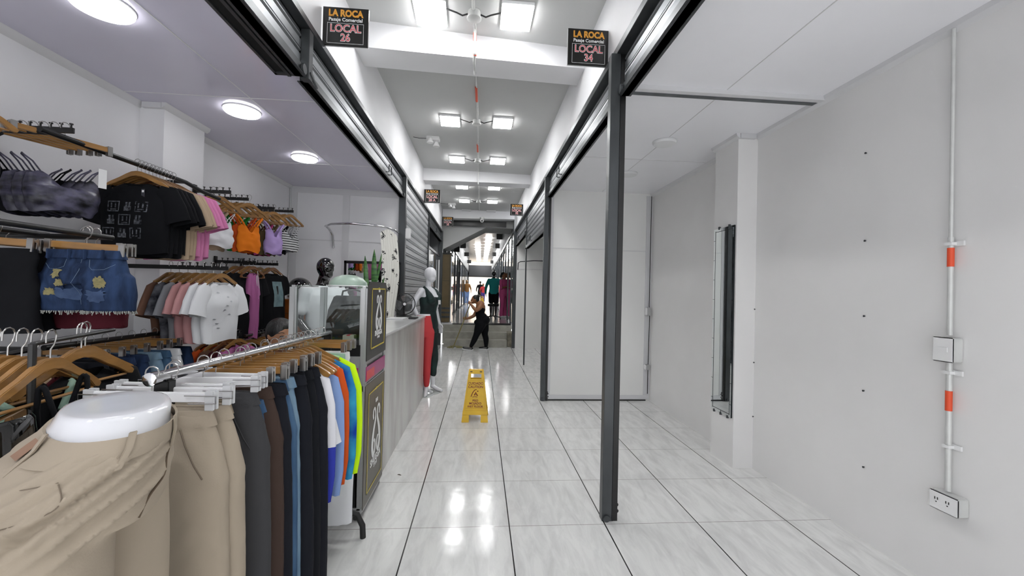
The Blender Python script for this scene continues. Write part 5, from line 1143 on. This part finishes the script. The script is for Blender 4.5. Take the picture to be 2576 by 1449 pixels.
b=B(); torso(b,[(1.00,.165,.13,0),(1.05,.168,.128,0),(1.15,.172,.128,.005),(1.27,.192,.133,.01),(1.36,.198,.123,.005),(1.43,.172,.092,-.01),(1.462,.095,.070,-.015)],.006)
for q,A in ((-1,A1),(1,A3)): limb(b,[A[0],A[1],A[1]+(A[2]-A[1])*.25],[.068,.070,.072])
fuse(b,.010,3,lambda c,n:n*.007*noise.noise(Vector((c.x*9,c.y*9,c.z*5))),'t_shirt',F['white'],t)
b=B(); torso(b,[(1.03,.160,.12,0),(.95,.175,.13,0),(.84,.18,.13,0)],.006)
for q in (-1,1): limb(b,[L(0,.09*q,.86),L(.02,.09*q,.68),L(.03,.09*q,.5),L(.0,.09*q,.25)],[.115,.105,.085,.08])
fuse(b,.011,3,None,'patterned_shorts',pmat('3a3b3e',c2='0b0b0c',vscale=11),t)
B().lathe([(.17,0),(.17,.008),(.01,.01)],n=28).obj('base','chrome',t)
# ---------------------------------------------------------------- seated person behind the rack
skin=mat('skin_tan','a97a5c',.5,var=.06,vscale=9); skin2=mat('skin_brown','9a6848',.5,var=.06,vscale=9); hair=mat('black_hair','0e0c0c',.4,bump=.5,bscale=60,bstretch=(1,1,.2))
t=thing('person','person with dark pulled back hair in black top, seated, looking down','person',(-1.50,3.18,0))
f,s=frame(.74,-.62); hf=f.copy(); hs=s.copy()
b=B(); hc=L(.05,0,1.085); headshape(b,hc,.118,f,True); f,s=frame(.15,-1); limb(b,[L(-.03,0,.90),L(0,0,.96),L(.03,0,1.01)],[.055,.052,.055])
torso(b,[(.50,.17,.13,-.02),(.60,.15,.11,-.02),(.72,.155,.115,-.02),(.82,.17,.11,-.02),(.88,.14,.085,-.03),(.925,.06,.055,-.03)])
for q in (-1,1):
    limb(b,[L(-.02,.17*q,.84),L(.02,.21*q,.72),L(.05,.22*q,.60)],[.052,.045,.038]); limb(b,[L(.05,.22*q,.60),L(.17,.17*q,.58),L(.28,.09*q,.60)],[.038,.033,.024]); hand(b,L(.28,.09*q,.60),L(.8,-.4*q,.2),L(0,-q,0),L(0,0,-1),.5)
    limb(b,[L(0,.09*q,.50),L(.22,.11*q,.52),L(.42,.11*q,.50)],[.09,.08,.058]); limb(b,[L(.42,.11*q,.5),L(.42,.11*q,.28),L(.40,.11*q,.09)],[.055,.05,.034]); limb(b,[L(.38,.11*q,.05),L(.54,.12*q,.035)],[.04,.03])
fuse(b,.0075,4,None,'body',skin,t)
b=B(); torso(b,[(.48,.18,.14,-.02),(.60,.16,.12,-.02),(.72,.165,.125,-.02),(.82,.18,.12,-.02),(.885,.145,.09,-.03),(.905,.08,.07,-.03)],.006)
for q in (-1,1): limb(b,[L(-.02,.17*q,.84),L(.02,.21*q,.72),L(.04,.215*q,.66)],[.064,.058,.05])
fuse(b,.010,3,lambda c,n:n*.006*noise.noise(c*9),'black_top',F['black'],t)
b=B()
for q in (-1,1): limb(b,[L(0,.09*q,.50),L(.22,.11*q,.52),L(.42,.11*q,.50),L(.42,.11*q,.3),L(.40,.11*q,.12)],[.10,.09,.066,.06,.045])
torso(b,[(.42,.17,.14,0),(.52,.18,.14,0)]); fuse(b,.011,3,None,'trousers',F['denimb'],t)
f,s=hf,hs; b=B(); up=Vector((0,0,1)); rot=Matrix((f.cross(up),f,up)).transposed(); r=.118
b.ball(hc+up*r*.28-f*r*.14,r*.80,r*.88,r*.80,20,14,rot); b.ball(hc+up*r*.02-f*r*.30,r*.80,r*.55,r*.62,16,10,rot); b.ball(hc-up*r*.2-f*r*.55,r*.62,r*.42,r*.62,16,10,rot); b.ball(hc-f*r*1.25-up*r*.1,r*.30,r*.28,r*.3,12,8)
fuse(b,.008,3,None,'hair',hair,t)
for q in (-1,1):
    B().ball(hc+f*r*.735-up*r*.02+s*q*r*.30,r*.13,r*.05,r*.055,12,8,rot).obj('eye',mat('dark_eye','1a1210',.3),t)
    B().tube([hc+f*r*.73+up*r*.16+s*q*r*.12,hc+f*r*.74+up*r*.22+s*q*r*.30,hc+f*r*.60+up*r*.17+s*q*r*.48],.0022,6).obj('eyebrow',hair,t)
B().ball(hc-up*r*.52+f*r*.735,r*.20,r*.05,r*.06,12,8,rot).obj('lips',mat('lips','8c4a44',.4),t)
B().ball(hc-up*r*.26-f*r*.02+s*(-1)*r*.76,.006,n=10,m=6).obj('earring','chrome',t)
tt=thing('stool','low dark stool under the seated person','stool',(-1.52,3.20,0)); B().lathe([(.17,.40),(.17,.435),(.15,.44)],n=24).obj('seat','black',tt)
for a in range(4): B().tube([(.11*math.cos(a*PI/2+.7),.11*math.sin(a*PI/2+.7),.40),(.16*math.cos(a*PI/2+.7),.16*math.sin(a*PI/2+.7),0)],.011).obj('leg','steelb',tt)
# ---------------------------------------------------------------- person mopping before the steps (profile, walks left)
t=thing('person','person in black tank top and leggings mopping the floor before the steps','person',(0,10.02,0))
def Z(u,v,y=0): # sketch coordinates in metres along the corridor width and height
    px=1130+u/9.06; py=730+v/9.06; return Vector((( px-1209.6)*.00972+.013*(731-py)*.00972*0+.0, y, 1.445-(py-731.5+.023*(px-1209)*0)*.00972))
b=B(); f=Vector((-1,0,0)); s=Vector((0,-1,0)); up=Vector((0,0,1)); hc=Z(592,215)
fh=Vector((-1,-.15,-.35)).normalized(); b.ball(hc,.085,.073,.100,18,12); 
b.ball(hc+Vector((-.045,0,-.055)),.052,.05,.055,14,10); b.ball(hc+Vector((-.088,0,-.02)),.018,.014,.022,10,8); b.ball(hc+Vector((.02,-.073,-.01)),.016,.012,.025,10,8)
limb(b,[Z(640,260),Z(700,320)],[.052,.062])
limb(b,[Z(720,330),Z(725,420),Z(718,520),Z(735,590),Z(770,680),Z(760,750)],[.105,.118,.105,.115,.150,.13],sq=1.18)
b.ball(Z(840,680),.10,.15,.115,16,12)
limb(b,[Z(740,320,-.15),Z(700,400,-.20),Z(635,455,-.21)],[.062,.056,.045]); limb(b,[Z(635,455,-.21),Z(570,395,-.16),Z(512,325,-.08)],[.045,.040,.026]); hand(b,Z(512,325,-.08),(-.6,.3,.55),(-.3,.3,1),(-.5,1,-.3),.75)
limb(b,[Z(690,350,.16),Z(640,480,.20),Z(585,590,.19)],[.058,.052,.044]); limb(b,[Z(585,590,.19),Z(500,635,.13),Z(425,655,.05)],[.044,.038,.026]); hand(b,Z(425,655,.05),(-.9,-.3,.05),(-.3,0,1),(-.4,-1,0),.75)
for P,R in (([Z(735,760,-.08),Z(690,900,-.08),Z(648,1010,-.08)],[.125,.098,.068]),([Z(648,1010,-.08),Z(600,1130,-.075),Z(530,1270,-.07)],[.068,.062,.038]),([Z(800,760,.08),Z(830,900,.08),Z(840,1010,.08)],[.125,.098,.068]),([Z(840,1010,.08),Z(870,1130,.08),Z(872,1290,.08)],[.068,.060,.038])): limb(b,P,R)
fuse(b,.010,4,None,'body',skin2,t)
b=B(); limb(b,[Z(735,385),Z(725,430),Z(718,520),Z(735,590),Z(765,640)],[.112,.124,.111,.121,.145],sq=1.2)
for y in (-.09,.09): limb(b,[Z(740,390,y),Z(770,320,y),Z(730,290,y*.9),Z(665,350,y*.9)],[.03,.02,.016,.02])
fuse(b,.011,3,None,'tank_top',F['black'],t)
b=B(); limb(b,[Z(745,600),Z(768,680),Z(755,750)],[.125,.158,.138],sq=1.18); b.ball(Z(848,680),.105,.155,.12,16,12); b.ball(Z(640,730),.06,.12,.06,14,10)
for P,R in (([Z(735,760,-.08),Z(690,900,-.08),Z(648,1010,-.08),Z(600,1130,-.075),Z(535,1262,-.07)],[.132,.105,.076,.068,.045]),([Z(800,760,.08),Z(830,900,.08),Z(840,1010,.08),Z(870,1130,.08),Z(874,1280,.08)],[.132,.105,.076,.068,.045])): limb(b,P,R)
fuse(b,.011,3,None,'leggings',F['black'],t)
b=B(); b.ball(hc+Vector((.022,0,.028)),.088,.08,.088,18,12); b.ball(hc+Vector((.085,0,.085)),.045,.04,.045,12,8); b.ball(hc+Vector((.06,0,-.03)),.05,.062,.06,12,8); fuse(b,.009,2,None,'hair',hair,t)
for P,y in ((((545,1340),(460,1330),(370,1300)),-.07),(((890,1345),(810,1350),(735,1372)),.08)):
    b=B(); A=[Z(u,v,y) for u,v in P]
    for p in A: p.z=max(p.z,.038)
    limb(b,A,[.045,.043,.032],sq=.9); so_=fuse(b,.009,2,None,'shoe','black',t)
    b=B(); rs=[]
    xs=[A[0].x+.05,A[0].x-.04,A[1].x,A[2].x+.02,A[2].x-.035]; hs=[.0,.0,.0,.008 if y<0 else 0,.02 if y<0 else 0]
    for x,h_ in zip(xs,hs):
        w=.045 if x not in (xs[0],xs[-1]) else .03; rs.append([(x,y-w,h_+.002),(x,y+w,h_+.002),(x,y+w,h_+.032),(x,y-w,h_+.032)])
    b.rings(rs); b.obj('sole','white',so_,bevel=.004)
B().ball(Z(520,345,-.115),.02,.006,.018,10,6).obj('watch','steelb',t)
# mop
t=thing('mop','wooden handled string mop held by the mopping person','mop',Z(140,1305,10.02)+Vector((0,0,.02)))
o=Vector(t.location); B().tube([Z(512,268,10.02-.0)-o+Vector((0,-.03,0)),Z(326,786,10.02)-o+Vector((0,-.015,0)),Vector((0,0,0))],.0125,10).obj('handle',mat('mop_handle','8a8050',.5),t)
b=B()
for i in range(46):
    a=2*PI*i/46+rnd.uniform(-.1,.1); R_=rnd.uniform(.09,.17); x0=.05 if math.cos(a)>0 else 0
    b.tube([(0,0,.01),(R_*.45*math.cos(a)+x0,R_*.3*math.sin(a),.01),(R_*1.1*math.cos(a)+x0*1.6,R_*.6*math.sin(a),-.028-.0)],[.012,.011,.009],6)
b.obj('mop_strings',mat('mop_cotton','8f8a62',.95,c2='6d6848',vscale=40),t)
# ---------------------------------------------------------------- far figures
def standing(t,H,skinm,f_,top,bot,ht=None,sleeve=True,short=False,arms=0):
    global f,s
    f,s=frame(*f_); k=H/1.70
    def q(a,c,z): return L(a*k,c*k,z*k)
    b=B(); torso(b,[(z*k,w*k,d*k,0) for z,w,d in ((.82,.16,.115),(.92,.165,.12),(1.05,.135,.1),(1.2,.16,.11),(1.33,.175,.105),(1.40,.14,.08),(1.44,.06,.055))]); limb(b,[q(-.01,0,1.4),q(0,0,1.5)],[.055*k,.05*k]); headshape(b,q(.01,0,1.585),.112*k,f,True)
    AR=[]
    for e in (-1,1):
        if arms: P=[q(0,.18*e,1.36),q(.02,.21*e,1.22),q(.03,.20*e,1.10)],[q(.03,.20*e,1.1),q(.14,.12*e,1.14),q(.24,.04*e,1.20)]
        else: P=[q(0,.18*e,1.36),q(-.01,.25*e,1.2),q(0,.29*e,1.06)],[q(0,.29*e,1.06),q(.03,.30*e,.94),q(.07,.29*e,.84)]
        AR.append(P); limb(b,P[0],[.05*k,.044*k,.038*k]); limb(b,P[1],[.038*k,.033*k,.025*k]); hand(b,P[1][-1],P[1][-1]-P[1][-2],Vector((0,0,1)) if arms else f,s*-e,.4,k)
        limb(b,[q(0,.085*e,.85),q(.02,.09*e,.66),q(.03,.09*e,.47),q(0,.09*e,.28),q(-.01,.09*e,.09)],[.1*k,.08*k,.058*k,.052*k,.034*k]); limb(b,[q(-.02,.09*e,.05),q(.12,.1*e,.035)],[.04*k,.03*k])
    fuse(b,.013,3,None,'body',skinm,t)
    b=B(); torso(b,[(z*k,w*k,d*k,0) for z,w,d in ((.84,.175,.13),(.92,.178,.132),(1.05,.155,.118),(1.2,.172,.122),(1.33,.187,.117),(1.40,.15,.09),(1.43,.08,.07))],.005)
    for P in AR:
        limb(b,P[0],[.062*k,.058*k,.052*k])
        if sleeve: limb(b,P[1][:2]+[P[1][1]+(P[1][2]-P[1][1])*.7],[.052*k,.045*k,.038*k])
    fuse(b,.013,3,None,'shirt',top,t)
    b=B(); torso(b,[(z*k,w*k,d*k,0) for z,w,d in ((.80,.165,.12),(.90,.17,.125))],.006)
    for e in (-1,1):
        if short: limb(b,[q(0,.085*e,.86),q(.02,.09*e,.66),q(.03,.09*e,.56)],[.115*k,.10*k,.095*k])
        else: limb(b,[q(0,.085*e,.86),q(.02,.09*e,.66),q(.03,.09*e,.47),q(0,.09*e,.28),q(-.01,.09*e,.10)],[.115*k,.095*k,.075*k,.072*k,.07*k])
    fuse(b,.013,3,None,'shorts' if short else 'trousers',bot,t)
    b=B()
    for e in (-1,1): limb(b,[q(-.03,.09*e,.045),q(.13,.1*e,.035)],[.048*k,.036*k])
    fuse(b,.013,2,None,'shoes','white' if ht!='m' else 'blackg',t)
    if ht=='h':
        b=B(); c=q(.01,0,1.585); b.ball(c+Vector((0,0,.035*k))-f*.03*k,.09*k,.095*k,.09*k,14,10); b.ball(c-f*.12*k+Vector((0,0,-.03)),.04*k,.04*k,.08*k,12,8); fuse(b,.013,2,None,'hair',hair,t)
t=thing('mannequin','black mannequin in teal long sleeved shirt seen from behind, beyond the steps','mannequin',(.46,14.5,.53)); standing(t,1.63,M['blackg'],(.05,1),F['teal'],F['black'],'m',True,True)
t=thing('person','person in pink scrubs with dark ponytail standing at the right beyond the steps','person',(.78,14.2,.53)); standing(t,1.58,skin2,(.75,-.5),pmat('d05c90'),pmat('d05c90',.8),'h',False,False,1)
t=thing('mannequin','small mannequin in brown top and blue jeans far down the passage on the left','mannequin',(-.93,27.5,.53)); standing(t,1.62,mat('mannequin_tan','b08a63',.5),(.3,-1),pmat('8a6238'),F['ltblue'],None,False,False)
t=thing('person','small distant person in purple and red at the bright passage end','person',(.20,33,.53)); standing(t,1.5,skin2,(.2,-1),F['red'],pmat('5a4a92'),'h',False,False)
t=thing('person','small distant person in dark clothes at the bright passage end','person',(-.05,34,.53)); standing(t,1.7,skin2,(0,1),F['black2'],F['black2'],'h',True,False)
t=thing('stool','black wheeled stool beyond the steps beside the teal mannequin','stool',(.42,13.3,.53))
B().lathe([(.17,.42),(.19,.46),(.17,.50),(.02,.51)],n=24).obj('seat','black',t); B().tube([(0,0,.1),(0,0,.43)],.022).obj('column','black',t)
for a in range(5): B().tube([(0,0,.11),(.22*math.cos(a*1.2566),.22*math.sin(a*1.2566),.07),(.24*math.cos(a*1.2566),.24*math.sin(a*1.2566),.0)],.016).obj('leg','black',t)

bpy.data.scenes.remove(TS)
